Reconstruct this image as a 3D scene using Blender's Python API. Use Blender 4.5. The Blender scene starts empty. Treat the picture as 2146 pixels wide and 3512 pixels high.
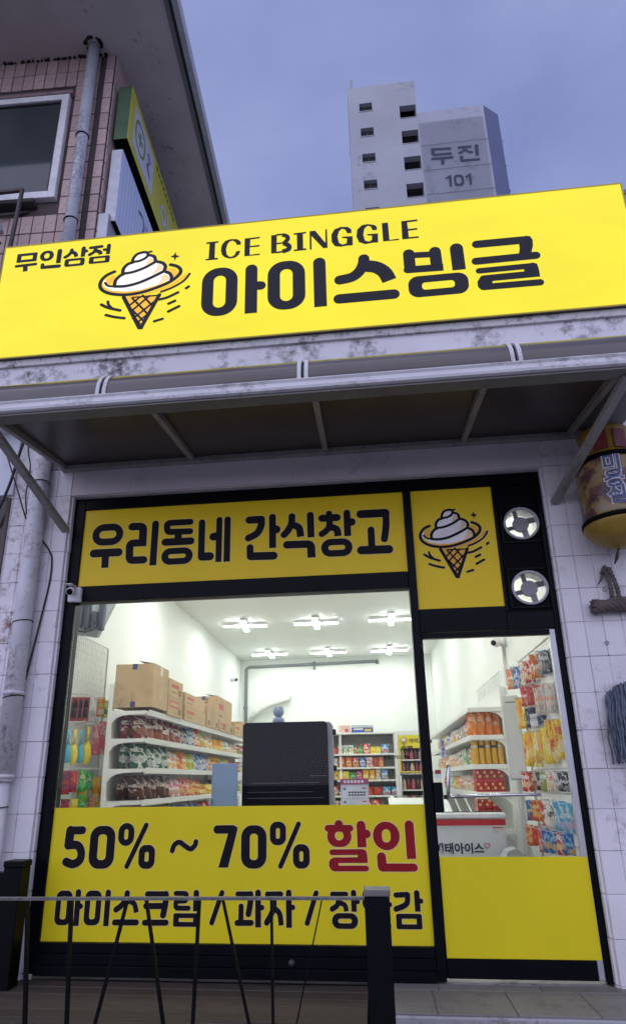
import bpy, math, random
from mathutils import Vector, Matrix
random.seed(7)
R = math.radians
SC = bpy.context.scene
COL = SC.collection

# ------------------------------------------------------------------ camera
cam_data = bpy.data.cameras.new('camera')
cam = bpy.data.objects.new('camera', cam_data)
COL.objects.link(cam)
SC.camera = cam
cam.location = (2.16177, -4.13854, 1.07410)
cam.rotation_euler = (R(108.80578), R(.77202), R(6.36101))
cam_data.sensor_fit = 'VERTICAL'
cam_data.sensor_height = 36.0
cam_data.sensor_width = 36.0
cam_data.lens = 36.0 * 2150.791 / 3512
cam_data.shift_x = (1073 - 1037.54) / 3512
cam_data.shift_y = (1942.79 - 1756) / 3512
cam_data.clip_start = .05
cam_data.clip_end = 2000

# ------------------------------------------------------------------ world, sun, exposure
W = bpy.data.worlds.new('World')
SC.world = W
W.use_nodes = True
wn, wl = W.node_tree.nodes, W.node_tree.links
wn.clear()
w_out = wn.new('ShaderNodeOutputWorld')
w_bg = wn.new('ShaderNodeBackground')
w_sky = wn.new('ShaderNodeTexSky')
w_sky.sky_type = 'NISHITA'
w_sky.sun_disc = False
w_sky.sun_elevation = R(24)
w_sky.sun_rotation = R(200)
w_tc = wn.new('ShaderNodeTexCoord')
w_map = wn.new('ShaderNodeMapping')
w_map.inputs['Scale'].default_value = (1, 1, 2.2)
w_noise = wn.new('ShaderNodeTexNoise')
w_noise.inputs['Scale'].default_value = 1.6
w_noise.inputs['Detail'].default_value = 5
w_noise.inputs['Roughness'].default_value = .52
w_cl = wn.new('ShaderNodeValToRGB')
w_cl.color_ramp.elements[0].position = .34
w_cl.color_ramp.elements[0].color = (.225, .27, .53, 1)
w_cl.color_ramp.elements[1].position = .66
w_cl.color_ramp.elements[1].color = (.375, .43, .73, 1)
w_scale = wn.new('ShaderNodeMixRGB')
w_scale.blend_type = 'MULTIPLY'
w_scale.inputs[0].default_value = 1
w_scale.inputs[2].default_value = (.05, .05, .07, 1)
w_mix = wn.new('ShaderNodeMixRGB')
w_mix.inputs[0].default_value = .85
wl.new(w_tc.outputs['Generated'], w_map.inputs[0])
wl.new(w_map.outputs[0], w_noise.inputs['Vector'])
wl.new(w_noise.outputs['Fac'], w_cl.inputs[0])
wl.new(w_sky.outputs[0], w_scale.inputs[1])
wl.new(w_scale.outputs[0], w_mix.inputs[1])
wl.new(w_cl.outputs[0], w_mix.inputs[2])
wl.new(w_mix.outputs[0], w_bg.inputs[0])
w_bg.inputs[1].default_value = 1.0
wl.new(w_bg.outputs[0], w_out.inputs[0])

sun_data = bpy.data.lights.new('sun', 'SUN')
sun_data.energy = 1.45
sun_data.angle = R(120)
sun_data.color = (.93, .90, 1.0)
sun = bpy.data.objects.new('sun', sun_data)
COL.objects.link(sun)
sun.rotation_euler = (R(66), 0, R(-20))

SC.view_settings.view_transform = 'Standard'
SC.view_settings.look = 'None'
SC.view_settings.gamma = 1
SC.view_settings.use_curve_mapping = False
SC.view_settings.exposure = .2
SC.cycles.use_denoising = True
SC.cycles.max_bounces = 10
SC.cycles.diffuse_bounces = 5
SC.cycles.transparent_max_bounces = 12
SC.cycles.sample_clamp_indirect = 6

# ------------------------------------------------------------------ helpers
class MB:
    """collects simple shapes and links them as one mesh object"""
    def __init__(s):
        s.v, s.f = [], []
    def add(s, vs, fs):
        b = len(s.v)
        s.v += [tuple(q) for q in vs]
        s.f += [tuple(b + i for i in f) for f in fs]
        return s
    def box(s, x0, x1, y0, y1, z0, z1, c=0):
        if c <= 0:
            vs = [(x, y, z) for z in (z0, z1) for y in (y0, y1) for x in (x0, x1)]
            return s.add(vs, [(0, 2, 3, 1), (4, 5, 7, 6), (0, 1, 5, 4), (2, 6, 7, 3), (0, 4, 6, 2), (1, 3, 7, 5)])
        c = min(c, abs(x1 - x0) * .45, abs(y1 - y0) * .45, abs(z1 - z0) * .45)
        vs, fs = [], []
        X, Y, Zz = (x0, x1), (y0, y1), (z0, z1)
        idx = {}
        for i in range(2):
            for j in range(2):
                for k in range(2):
                    sx, sy, sz = (1 - 2 * i) * c, (1 - 2 * j) * c, (1 - 2 * k) * c
                    for a, d in enumerate(((0, sy, sz), (sx, 0, sz), (sx, sy, 0))):
                        idx[i, j, k, a] = len(vs)
                        vs.append((X[i] + d[0], Y[j] + d[1], Zz[k] + d[2]))
        g = lambda i, j, k, a: idx[i, j, k, a]
        for i in range(2):
            fs.append(tuple(g(i, *q, 0) for q in ((0, 0), (1, 0), (1, 1), (0, 1))))
            fs.append(tuple(g(q[0], i, q[1], 1) for q in ((0, 0), (1, 0), (1, 1), (0, 1))))
            fs.append(tuple(g(q[0], q[1], i, 2) for q in ((0, 0), (1, 0), (1, 1), (0, 1))))
        for a in range(2):
            for b in range(2):
                fs.append((g(a, b, 0, 0), g(a, b, 1, 0), g(a, b, 1, 1), g(a, b, 0, 1)))
                fs.append((g(a, 0, b, 0), g(a, 1, b, 0), g(a, 1, b, 2), g(a, 0, b, 2)))
                fs.append((g(0, a, b, 1), g(1, a, b, 1), g(1, a, b, 2), g(0, a, b, 2)))
                for k in range(2):
                    pass
        for i in range(2):
            for j in range(2):
                for k in range(2):
                    fs.append((g(i, j, k, 0), g(i, j, k, 1), g(i, j, k, 2)))
        return s.add(vs, fs)
    def tube(s, pts, r, n=10, caps=True):
        pts = [Vector(p) for p in pts]
        rs = r if isinstance(r, (list, tuple)) else [r] * len(pts)
        rings = []
        up = None
        for i, p in enumerate(pts):
            t = (pts[min(i + 1, len(pts) - 1)] - pts[max(i - 1, 0)]).normalized()
            if up is None:
                up = t.orthogonal().normalized()
            up = (up - t * up.dot(t))
            up = up.normalized() if up.length > 1e-6 else t.orthogonal().normalized()
            w = t.cross(up)
            rings.append([p + (up * math.cos(2 * math.pi * k / n) + w * math.sin(2 * math.pi * k / n)) * rs[i] for k in range(n)])
        vs = [v for q in rings for v in q]
        fs = [(i * n + k, i * n + (k + 1) % n, (i + 1) * n + (k + 1) % n, (i + 1) * n + k) for i in range(len(pts) - 1) for k in range(n)]
        if caps:
            fs += [tuple(range(n))[::-1], tuple((len(pts) - 1) * n + k for k in range(n))]
        return s.add(vs, fs)
    def bar(s, a, b, w, h):
        """square bar from a to b, w across, h tall"""
        a, b = Vector(a), Vector(b)
        t = (b - a).normalized()
        side = t.cross(Vector((0, 0, 1)))
        side = side.normalized() if side.length > 1e-4 else Vector((1, 0, 0))
        up = side.cross(t).normalized()
        vs = [p + side * sx * w / 2 + up * sz * h / 2 for p in (a, b) for sx, sz in ((-1, -1), (1, -1), (1, 1), (-1, 1))]
        return s.add(vs, [(0, 1, 2, 3)[::-1], (4, 5, 6, 7), (0, 1, 5, 4), (1, 2, 6, 5), (2, 3, 7, 6), (3, 0, 4, 7)])
    def lathe(s, prof, c=(0, 0, 0), n=32):
        vs = [(c[0] + r * math.cos(2 * math.pi * k / n), c[1] + r * math.sin(2 * math.pi * k / n), c[2] + z) for r, z in prof for k in range(n)]
        fs = [(i * n + k, i * n + (k + 1) % n, (i + 1) * n + (k + 1) % n, (i + 1) * n + k) for i in range(len(prof) - 1) for k in range(n)]
        fs += [tuple(range(n))[::-1], tuple((len(prof) - 1) * n + k for k in range(n))]
        return s.add(vs, fs)
    def profile_x(s, prof, x0, x1):
        """closed (y, z) profile pushed along x"""
        n = len(prof)
        vs = [(x, y, z) for x in (x0, x1) for y, z in prof]
        return s.add(vs, [(k, (k + 1) % n, n + (k + 1) % n, n + k) for k in range(n)] + [tuple(range(n))[::-1], tuple(range(n, 2 * n))])
    def mesh(s, name, smooth=False):
        me = bpy.data.meshes.new(name)
        me.from_pydata(s.v, [], s.f)
        me.validate()
        if smooth:
            for p in me.polygons:
                p.use_smooth = True
        return me
    def build(s, name, mat, parent=None, smooth=False, bevel=0):
        return link(name, s.mesh(name, smooth), mat, parent, bevel)

def link(name, me, mat, parent=None, bevel=0):
    o = bpy.data.objects.new(name, me)
    COL.objects.link(o)
    if mat is not None and not me.materials:
        me.materials.append(mat)
    if parent is not None:
        o.parent = parent
        if parent.get('world'):
            o.location = [-q for q in parent.location]
    if bevel:
        m = o.modifiers.new('bevel', 'BEVEL')
        m.width = bevel
        m.segments = 2
        m.limit_method = 'ANGLE'
    return o

def tag(o, label, cat, group=None):
    o['label'] = label
    o['category'] = cat
    if group:
        o['group'] = group
    return o

def thing(name, label, cat, loc=(0, 0, 0), group=None, rotz=0, world=True):
    """an Empty at the thing's base; its parts may be given in world coordinates"""
    o = bpy.data.objects.new(name, None)
    o.empty_display_size = .05
    COL.objects.link(o)
    o.location = loc
    o.rotation_euler = (0, 0, rotz)
    if world:
        o['world'] = 1
    return tag(o, label, cat, group)

def copy_thing(src, loc, rotz=None, label=None):
    c = src.copy()
    COL.objects.link(c)
    c.location = loc
    if rotz is not None:
        c.rotation_euler = (0, 0, rotz)
    if label:
        c['label'] = label
    for ch in src.children:
        d = ch.copy()
        COL.objects.link(d)
        d.parent = c
        for g in ch.children:
            e = g.copy()
            COL.objects.link(e)
            e.parent = d
    return c

# ------------------------------------------------------------------ flat lettering
def _smooth(P):
    out = []
    for i in range(len(P) - 1):
        p0, p1, p2, p3 = P[max(i - 1, 0)], P[i], P[i + 1], P[min(i + 2, len(P) - 1)]
        for k in range(5):
            t = k / 5
            out.append(tuple(.5 * (2 * p1[j] + (p2[j] - p0[j]) * t + (2 * p0[j] - 5 * p1[j] + 4 * p2[j] - p3[j]) * t * t + (3 * p1[j] - p0[j] - 3 * p2[j] + p3[j]) * t ** 3) for j in (0, 1)))
    return out + [P[-1]]

def _fillet(P, r):
    out = [P[0]]
    for i in range(1, len(P) - 1):
        a, b, c = Vector(P[i - 1]), Vector(P[i]), Vector(P[i + 1])
        d1, d2 = (a - b), (c - b)
        k = min(r, d1.length * .49, d2.length * .49)
        A, B = b + d1.normalized() * k, b + d2.normalized() * k
        for q in range(6):
            t = q / 5
            out.append(tuple(A * (1 - t) ** 2 + b * 2 * t * (1 - t) + B * t * t))
    return out + [P[-1]]

def _rrect(cx, cz, h, v, r):
    r = min(r, h, v)
    return [(cx + sx * (h - r) + r * math.cos(a0 + q * math.pi / 14), cz + sz * (v - r) + r * math.sin(a0 + q * math.pi / 14))
            for sx, sz, a0 in ((1, 1, 0), (-1, 1, math.pi / 2), (-1, -1, math.pi), (1, -1, 1.5 * math.pi)) for q in range(8)]

def glyphs(items, y, h=.002, grow=0, off=(0, 0), sc=(1, 1), step=.00012):
    """items in mm on an x-z plane -> thin raised shapes facing -y, whose back is at y"""
    mb = MB()
    for n, it in enumerate(items):
        yf = y - h - step * n
        F = lambda p: (off[0] + p[0] * .001 * sc[0], off[1] + p[1] * .001 * sc[1])
        if it[0] == 'q':
            cx, cz, a, b, r, ix, iz, ia, ib, ir = it[1:]
            O = [F(p) for p in _rrect(cx, cz, a + grow, b + grow, r + grow)]
            I = [F(p) for p in _rrect(ix, iz, max(ia - grow, 2), max(ib - grow, 2), max(ir - grow, 1))]
            N = len(O)
            vs = [(p[0], yf, p[1]) for p in O + I] + [(p[0], y, p[1]) for p in O + I]
            fs = [(k, (k + 1) % N, N + (k + 1) % N, N + k) for k in range(N)]
            fs += [(k, (k + 1) % N, 2 * N + (k + 1) % N, 2 * N + k)[::-1] for k in range(N)]
            fs += [(N + k, N + (k + 1) % N, 3 * N + (k + 1) % N, 3 * N + k) for k in range(N)]
            mb.add(vs, fs)
            continue
        if it[0] == 'p':
            P = list(zip(it[1][::2], it[1][1::2]))
            if sum(P[i - 1][0] * P[i][1] - P[i][0] * P[i - 1][1] for i in range(len(P))) < 0:
                P = P[::-1]
            if grow:
                Q = []
                for i in range(len(P)):
                    a, b, c = (Vector(P[j % len(P)]) for j in (i - 1, i, i + 1))
                    n1 = Vector(((b - a).y, -(b - a).x)).normalized() if (b - a).length else Vector((0, 0))
                    n2 = Vector(((c - b).y, -(c - b).x)).normalized() if (c - b).length else n1
                    m = (n1 + n2)
                    m = m.normalized() if m.length > .1 else n1
                    Q.append(tuple(b + m * grow))
                P = Q
            P = [F(p) for p in P]
            N = len(P)
            mb.add([(p[0], yf, p[1]) for p in P] + [(p[0], y, p[1]) for p in P],
                   [tuple(range(N))] + [(k, (k + 1) % N, N + (k + 1) % N, N + k)[::-1] for k in range(N)])
            continue
        w, caps, pts, sm = it[1:]
        hw = w / 2 + grow
        P = list(zip(pts[::2], pts[1::2]))
        P = [tuple(map(float, p)) for p in P]
        P = _smooth(P) if sm else _fillet(P, w / 2) if len(P) > 2 else P
        P = [P[0]] + [P[i] for i in range(1, len(P)) if (Vector(P[i]) - Vector(P[i - 1])).length > .3]
        if grow:
            for e, c in ((0, caps[0]), (-1, caps[1])):
                if c == 'b':
                    d = (Vector(P[e]) - Vector(P[1 if e == 0 else -2])).normalized()
                    P[e] = tuple(Vector(P[e]) + d * grow)
        L, Rr = [], []
        for i, p in enumerate(P):
            a, b = Vector(P[max(i - 1, 0)]), Vector(P[min(i + 1, len(P) - 1)])
            t = (b - a).normalized()
            nrm = Vector((-t.y, t.x))
            L.append(Vector(p) + nrm * hw)
            Rr.append(Vector(p) - nrm * hw)
        def cap(p, frm):
            c = Vector(p)
            d = frm - c
            return [c + Vector((d.x * math.cos(a) + d.y * math.sin(a), -d.x * math.sin(a) + d.y * math.cos(a))) for a in [math.pi * k / 9 for k in range(1, 9)]]
        ec = cap(P[-1], L[-1]) if caps[1] == 'r' else []
        st = cap(P[0], Rr[0]) if caps[0] == 'r' else []
        out = L + ec + Rr[::-1] + st          # clockwise
        N = len(out)
        Q = [F(p) for p in out]
        vs = [(p[0], yf, p[1]) for p in Q] + [(p[0], y, p[1]) for p in Q]
        m, e = len(L), len(ec)
        fs = []
        for i in range(m - 1):
            fs.append((i, m + e + (m - 1 - i), m + e + (m - 2 - i), i + 1))
        if e:
            fs.append(tuple(range(m - 1, m + e + 1))[::-1])
        if st:
            fs.append(tuple([*range(m + e + m - 1, N), 0])[::-1])
        fs += [(k, (k + 1) % N, N + (k + 1) % N, N + k) for k in range(N)]
        mb.add(vs, fs)
    return mb

def text_data(body, size, bold=0.0, depth=.001):
    """font outlines -> plain mesh lying in x-z, facing -y, left aligned at 0, baseline 0"""
    cu = bpy.data.curves.new('lettering', 'FONT')
    cu.body = body
    cu.size = size
    cu.offset = bold
    cu.extrude = depth
    cu.resolution_u = 3
    o = bpy.data.objects.new('lettering', cu)
    COL.objects.link(o)
    dg = bpy.context.evaluated_depsgraph_get()
    dg.update()
    me = bpy.data.meshes.new_from_object(o.evaluated_get(dg))
    bpy.data.objects.remove(o)
    bpy.data.curves.remove(cu)
    for v in me.vertices:
        v.co = (v.co.x, -v.co.z, v.co.y)
    return me

# ------------------------------------------------------------------ materials
MATS = {}
def srgb(r, g, b):
    f = lambda c: (c / 255 / 12.92) if c / 255 <= .04045 else ((c / 255 + .055) / 1.055) ** 2.4
    return (f(r), f(g), f(b), 1)

class NT:
    def __init__(s, name):
        s.m = bpy.data.materials.new(name)
        s.m.use_nodes = True
        s.n, s.l = s.m.node_tree.nodes, s.m.node_tree.links
        s.b = s.n['Principled BSDF']
    def node(s, t, **kw):
        x = s.n.new(t)
        for k, v in kw.items():
            if k in x.inputs:
                x.inputs[k].default_value = v
            else:
                setattr(x, k, v)
        return x
    def coord(s, kind='Object', scale=(1, 1, 1)):
        t = s.node('ShaderNodeNewGeometry' if kind == 'Position' else 'ShaderNodeTexCoord')
        mp = s.node('ShaderNodeMapping')
        mp.inputs['Scale'].default_value = scale
        s.l.new(t.outputs[kind], mp.inputs[0])
        return mp.outputs[0]
    def noise(s, vec, scale, detail=4, rough=.55):
        x = s.node('ShaderNodeTexNoise', Scale=scale, Detail=detail, Roughness=rough)
        s.l.new(vec, x.inputs['Vector'])
        return x.outputs['Fac']
    def ramp(s, fac, *stops):
        x = s.node('ShaderNodeValToRGB')
        e = x.color_ramp.elements
        while len(e) < len(stops):
            e.new(.5)
        for q, (p, c) in zip(e, stops):
            q.position = p
            q.color = c if len(c) == 4 else (*c, 1)
        s.l.new(fac, x.inputs[0])
        return x.outputs[0]
    def mix(s, fac, a, b, mode='MIX'):
        x = s.node('ShaderNodeMixRGB', blend_type=mode)
        for i, v in ((0, fac), (1, a), (2, b)):
            if isinstance(v, (int, float)):
                x.inputs[i].default_value = v
            elif isinstance(v, tuple):
                x.inputs[i].default_value = v if len(v) == 4 else (*v, 1)
            else:
                s.l.new(v, x.inputs[i])
        return x.outputs[0]
    def math(s, op, a, b=0, c=None):
        x = s.node('ShaderNodeMath', operation=op)
        for i, v in enumerate((a, b) if c is None else (a, b, c)):
            if isinstance(v, (int, float)):
                x.inputs[i].default_value = v
            else:
                s.l.new(v, x.inputs[i])
        return x.outputs[0]
    def bump(s, h, strength=.3, dist=.01):
        x = s.node('ShaderNodeBump', Strength=strength, Distance=dist)
        s.l.new(h, x.inputs['Height'])
        s.l.new(x.outputs[0], s.b.inputs['Normal'])
    def color(s, c):
        s.l.new(c, s.b.inputs['Base Color'])
    def set(s, **kw):
        for k, v in kw.items():
            s.b.inputs[k.replace('_', ' ')].default_value = v
        return s

def M(name, col, rough=.5, var=.12, scale=9, bump=0, metal=0, spec=.5, rnd=0):
    if name in MATS:
        return MATS[name]
    t = NT(name)
    c = col if len(col) == 4 else (*col, 1)
    v = t.coord('Object')
    nz = t.noise(v, scale)
    lo = tuple(q * (1 - var) for q in c[:3])
    hi = tuple(min(1, q * (1 + var)) for q in c[:3])
    out = t.ramp(nz, (.3, lo), (.7, hi))
    if rnd:
        oi = t.node('ShaderNodeObjectInfo')
        k = t.math('MULTIPLY_ADD', oi.outputs['Random'], rnd, 1 - rnd)
        x = t.node('ShaderNodeCombineColor')
        for i in range(3):
            t.l.new(k, x.inputs[i])
        out = t.mix(1.0, out, x.outputs[0], 'MULTIPLY')
    t.color(out)
    t.set(Roughness=rough, Metallic=metal)
    t.b.inputs['Specular IOR Level'].default_value = spec
    if bump:
        t.bump(t.noise(v, scale * 6, 6), bump, .004)
    MATS[name] = t.m
    return t.m

def emit(name, col, strength, uneven=0):
    t = NT(name)
    t.set(Roughness=.35)
    t.b.inputs['Base Color'].default_value = (*[q * .25 for q in col[:3]], 1)
    t.b.inputs['Emission Color'].default_value = (*col[:3], 1)
    t.b.inputs['Emission Strength'].default_value = strength
    if uneven:
        nz = t.noise(t.coord('Object', (.9, 1, 2.6)), 1.0, 2)
        mr = t.node('ShaderNodeMapRange')
        mr.inputs['From Min'].default_value = .3
        mr.inputs['From Max'].default_value = .7
        mr.inputs['To Min'].default_value = strength * (1 - uneven)
        mr.inputs['To Max'].default_value = strength * (1 + uneven * .6)
        t.l.new(nz, mr.inputs[0])
        t.l.new(mr.outputs[0], t.b.inputs['Emission Strength'])
    MATS[name] = t.m
    return t.m

def glass(name, tint=(1, 1, 1), refl=1.0, rough=.0):
    t = NT(name)
    t.n.remove(t.b)
    out = t.n['Material Output']
    fr = t.node('ShaderNodeFresnel', IOR=1.45)
    k = t.math('MULTIPLY', fr.outputs[0], refl)
    tr = t.node('ShaderNodeBsdfTransparent')
    tr.inputs[0].default_value = (*tint, 1)
    gl = t.node('ShaderNodeBsdfGlossy', Roughness=rough)
    mx = t.node('ShaderNodeMixShader')
    t.l.new(k, mx.inputs[0])
    t.l.new(tr.outputs[0], mx.inputs[1])
    t.l.new(gl.outputs[0], mx.inputs[2])
    t.l.new(mx.outputs[0], out.inputs[0])
    MATS[name] = t.m
    return t.m

def dirty_paint(name, col, stain, amount=.5, scale=3.0, streak=(1, 1, .35), rough=.6, rnd=0, bump=.15, kind='Object'):
    """paint with stains and flaking of its own shape"""
    t = NT(name)
    v = t.coord(kind, streak)
    a = t.noise(v, scale, 8, .62)
    b = t.noise(t.coord(kind), scale * 5, 6, .7)
    m = t.math('MULTIPLY', a, b)
    f = t.ramp(m, (.26 - .1 * (amount - .5), (0, 0, 0)), (.42 - .12 * (amount - .5), (1, 1, 1)))
    soft = t.ramp(t.noise(t.coord(kind), scale * .8, 3), (.3, tuple(q * .9 for q in col[:3])), (.7, tuple(min(1, q * 1.06) for q in col[:3])))
    c = t.mix(f, soft, stain)
    if rnd:
        oi = t.node('ShaderNodeObjectInfo')
        k = t.math('MULTIPLY_ADD', oi.outputs['Random'], rnd, 1 - rnd * .7)
        x = t.node('ShaderNodeCombineColor')
        for i in range(3):
            t.l.new(k, x.inputs[i])
        c = t.mix(1.0, c, x.outputs[0], 'MULTIPLY')
    t.color(c)
    t.set(Roughness=rough)
    t.bump(m, bump, .004)
    MATS[name] = t.m
    return t.m

def bag_mat(name, A, B, Cc, foil=.3):
    """printed snack wrapper: ground colour, an emblem blot with marks, a picture patch low down"""
    t = NT(name)
    tc = t.node('ShaderNodeTexCoord')
    sx = t.node('ShaderNodeSeparateXYZ')
    t.l.new(tc.outputs['Generated'], sx.inputs[0])
    oi = t.node('ShaderNodeObjectInfo')
    off = t.node('ShaderNodeVectorMath', operation='ADD')
    cb = t.node('ShaderNodeCombineXYZ')
    t.l.new(t.math('MULTIPLY', oi.outputs['Random'], 4.0), cb.inputs[0])
    t.l.new(tc.outputs['Generated'], off.inputs[0])
    t.l.new(cb.outputs[0], off.inputs[1])
    x, z = sx.outputs[0], sx.outputs[2]
    rnd = t.math('SUBTRACT', oi.outputs['Random'], .5)
    def ell(cx, cz, rx, rz, wob=.5, sh=.3):
        dx = t.math('POWER', t.math('DIVIDE', t.math('SUBTRACT', x, t.math('MULTIPLY_ADD', rnd, -.35, cx)), rx), 2)
        dz = t.math('POWER', t.math('DIVIDE', t.math('SUBTRACT', z, t.math('MULTIPLY_ADD', rnd, sh, cz)), rz), 2)
        d = t.math('ADD', dx, dz)
        return t.math('LESS_THAN', t.math('MULTIPLY_ADD', t.math('SUBTRACT', t.noise(off.outputs[0], 4, 3), .5), wob * 3, d), 1.0)
    marks = t.math('GREATER_THAN', t.noise(off.outputs[0], 13, 2), .54)
    slant = t.math('MULTIPLY_ADD', t.noise(off.outputs[0], 2.5, 2), .9, t.math('MULTIPLY_ADD', x, .9, z))
    band = t.math('LESS_THAN', t.math('ABSOLUTE', t.math('SUBTRACT', t.math('FRACT', t.math('MULTIPLY', slant, 1.5)), .5)), .11)
    c = t.mix(band, (*A, 1), tuple(.25 * p + .75 * q for p, q in zip(A, B)))
    c = t.mix(ell(.55, .25, .42, .14, 1.0, .2), c, (*Cc, 1))
    c = t.mix(t.math('MULTIPLY', ell(.5, .3, .4, .17, 1.0, .2), marks), c, tuple(.5 * p + .5 * q for p, q in zip(Cc, A)))
    c = t.mix(ell(.46, .60, .36, .09, 1.0), c, (*B, 1))
    c = t.mix(t.math('MULTIPLY', ell(.46, .60, .34, .08, .5), marks), c, (*A, 1))
    t.color(c)
    t.set(Roughness=.3)
    t.b.inputs['Specular IOR Level'].default_value = .35
    w = t.noise(off.outputs[0], 7, 4)
    t.bump(w, .6, .02)
    MATS[name] = t.m
    return t.m

# ------------------------------------------------------------------ lettering shapes, mm on each sign
SIGN_BIG = [
 ('q',1133,4679,142,232,130,1133,4679,49,154,52),
 ('s',96,'rb',[1383,4865,1383,4445],0),
 ('s',81,'rr',[1391,4707,1457,4699],0),
 ('q',1657,4682,146,232,130,1657,4682,49,153,52),
 ('s',96,'rb',[1915,4867,1916,4447],0),
 ('s',86,'rr',[2258,4862,2251,4813,2219,4745,2161,4697,2068,4680],1),
 ('s',111,'rb',[2278,4789,2349,4768,2408,4713,2440,4632],1),
 ('s',87,'rr',[2057,4503,2465,4502],0),
 ('s',87,'rr',[2599,4867,2600,4735],0),
 ('s',88,'rb',[2796,4866,2800,4683],0),
 ('s',55,'bb',[2607,4851,2799,4840],0),
 ('s',64,'rb',[2582,4716,2846,4709],0),
 ('s',98,'rb',[2957,4874,2959,4671],0),
 ('q',2796,4549,220,97,76,2796,4549,120,34,26),
 ('s',70,'rr',[3109,4895,3476,4893],0),
 ('p',[3420,4884,3440,4921,3475,4930,3504,4923,3519,4885,3513,4827,3494,4765,3485,4734,3399,4745,3416,4820,3416,4861]),
 ('s',66,'rr',[3089,4735,3523,4738],0),
 ('s',50,'rb',[3102,4643,3484,4645],0),
 ('p',[3432,4661,3492,4673,3520,4660,3527,4621,3527,4543,3432,4544,3423,4589,3423,4627]),
 ('s',59,'rb',[3128,4568,3528,4570],0),
 ('s',56,'rr',[3120,4491,3521,4488],0),
 ('p',[3146,4591,3100,4578,3079,4543,3079,4499,3099,4469,3132,4462,3181,4468,3186,4530,3202,4566])]
SIGN_LATIN = [
 ('p',[1012,5184,1110,5184,1109,5169,1084,5168,1084,5015,1111,5014,1110,4998,1012,5000,1012,5014,1035,5015,1038,5168,1012,5168]),
 ('p',[1294,5125,1261,5127,1249,5157,1226,5175,1201,5170,1183,5139,1174,5093,1182,5038,1205,5012,1228,5013,1248,5030,1257,5061,1291,5064,1279,5026,1252,5000,1210,4994,1167,5011,1141,5044,1132,5092,1140,5144,1167,5180,1210,5192,1262,5185,1291,5158]),
 ('p',[1324,5183,1448,5185,1445,5171,1370,5168,1368,5101,1445,5103,1443,5087,1367,5088,1367,5012,1448,5015,1446,5002,1324,5003]),
 ('p',[1538,5188,1584,5188,1580,5004,1538,5003]),
 ('s',16,'bb',[1577,5187,1640,5187],0),
 ('s',14,'bb',[1577,5099,1647,5098],0),
 ('s',16,'bb',[1578,5009,1642,5011],0),
 ('s',36,'bb',[1629,5181,1664,5162,1669,5130,1640,5095],1),
 ('s',41,'bb',[1638,5095,1677,5066,1675,5029,1628,5013],1),
 ('p',[1717,5185,1818,5187,1817,5173,1792,5172,1792,5022,1817,5020,1817,5005,1718,5005,1717,5019,1744,5020,1743,5170,1718,5171]),
 ('p',[1845,5189,1889,5190,1967,5056,1970,5191,1983,5193,1983,5006,1949,5006,1859,5141,1858,5006,1843,5006]),
 ('p',[2173,5129,2140,5131,2127,5170,2100,5183,2077,5159,2063,5108,2073,5042,2099,5022,2131,5029,2138,5078,2097,5092,2098,5101,2181,5095,2179,5006,2131,5008,2085,5003,2040,5015,2016,5061,2016,5132,2041,5182,2092,5201,2147,5194,2175,5164]),
 ('p',[2371,5135,2338,5135,2326,5175,2301,5186,2276,5161,2264,5101,2275,5039,2306,5025,2328,5039,2332,5082,2293,5091,2294,5101,2378,5097,2375,5010,2332,5011,2274,5005,2228,5031,2211,5088,2219,5155,2256,5196,2304,5202,2356,5185,2373,5162]),
 ('p',[2413,5196,2460,5196,2463,5021,2536,5025,2533,5012,2413,5014]),
 ('p',[2563,5195,2688,5198,2687,5182,2608,5179,2610,5110,2682,5112,2681,5097,2610,5094,2611,5029,2686,5029,2687,5015,2560,5015])]
SIGN_SMALL = [
 ('q',-513,5218,88,46,8,-513,5218,50,20,2),
 ('s',27,'rr',[-596,5136,-427,5140],0),
 ('s',39,'bb',[-516,5137,-510,5074],0),
 ('q',-339,5215,60,54,58,-339,5215,23,28,30),
 ('s',40,'rb',[-231,5254,-231,5126],0),
 ('s',31,'rr',[-366,5125,-366,5097],0),
 ('s',34,'rr',[-365,5097,-220,5094],0),
 ('s',30,'rr',[-127,5251,-133,5222,-155,5194,-178,5180],1),
 ('s',34,'rb',[-124,5229,-93,5208,-81,5174],1),
 ('s',37,'rb',[-25,5255,-25,5167],0),
 ('s',29,'rr',[-21,5223,2,5223],0),
 ('q',-90,5117,86,40,22,-90,5117,50,17,9),
 ('s',28,'rr',[34,5252,131,5255],0),
 ('s',29,'rr',[81,5246,68,5205,32,5180],1),
 ('s',35,'rb',[80,5216,117,5199,128,5172],1),
 ('s',34,'rb',[191,5258,189,5168],0),
 ('s',26,'rr',[153,5217,185,5217],0),
 ('q',121,5118,88,36,14,121,5118,49,16,3)]
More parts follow.
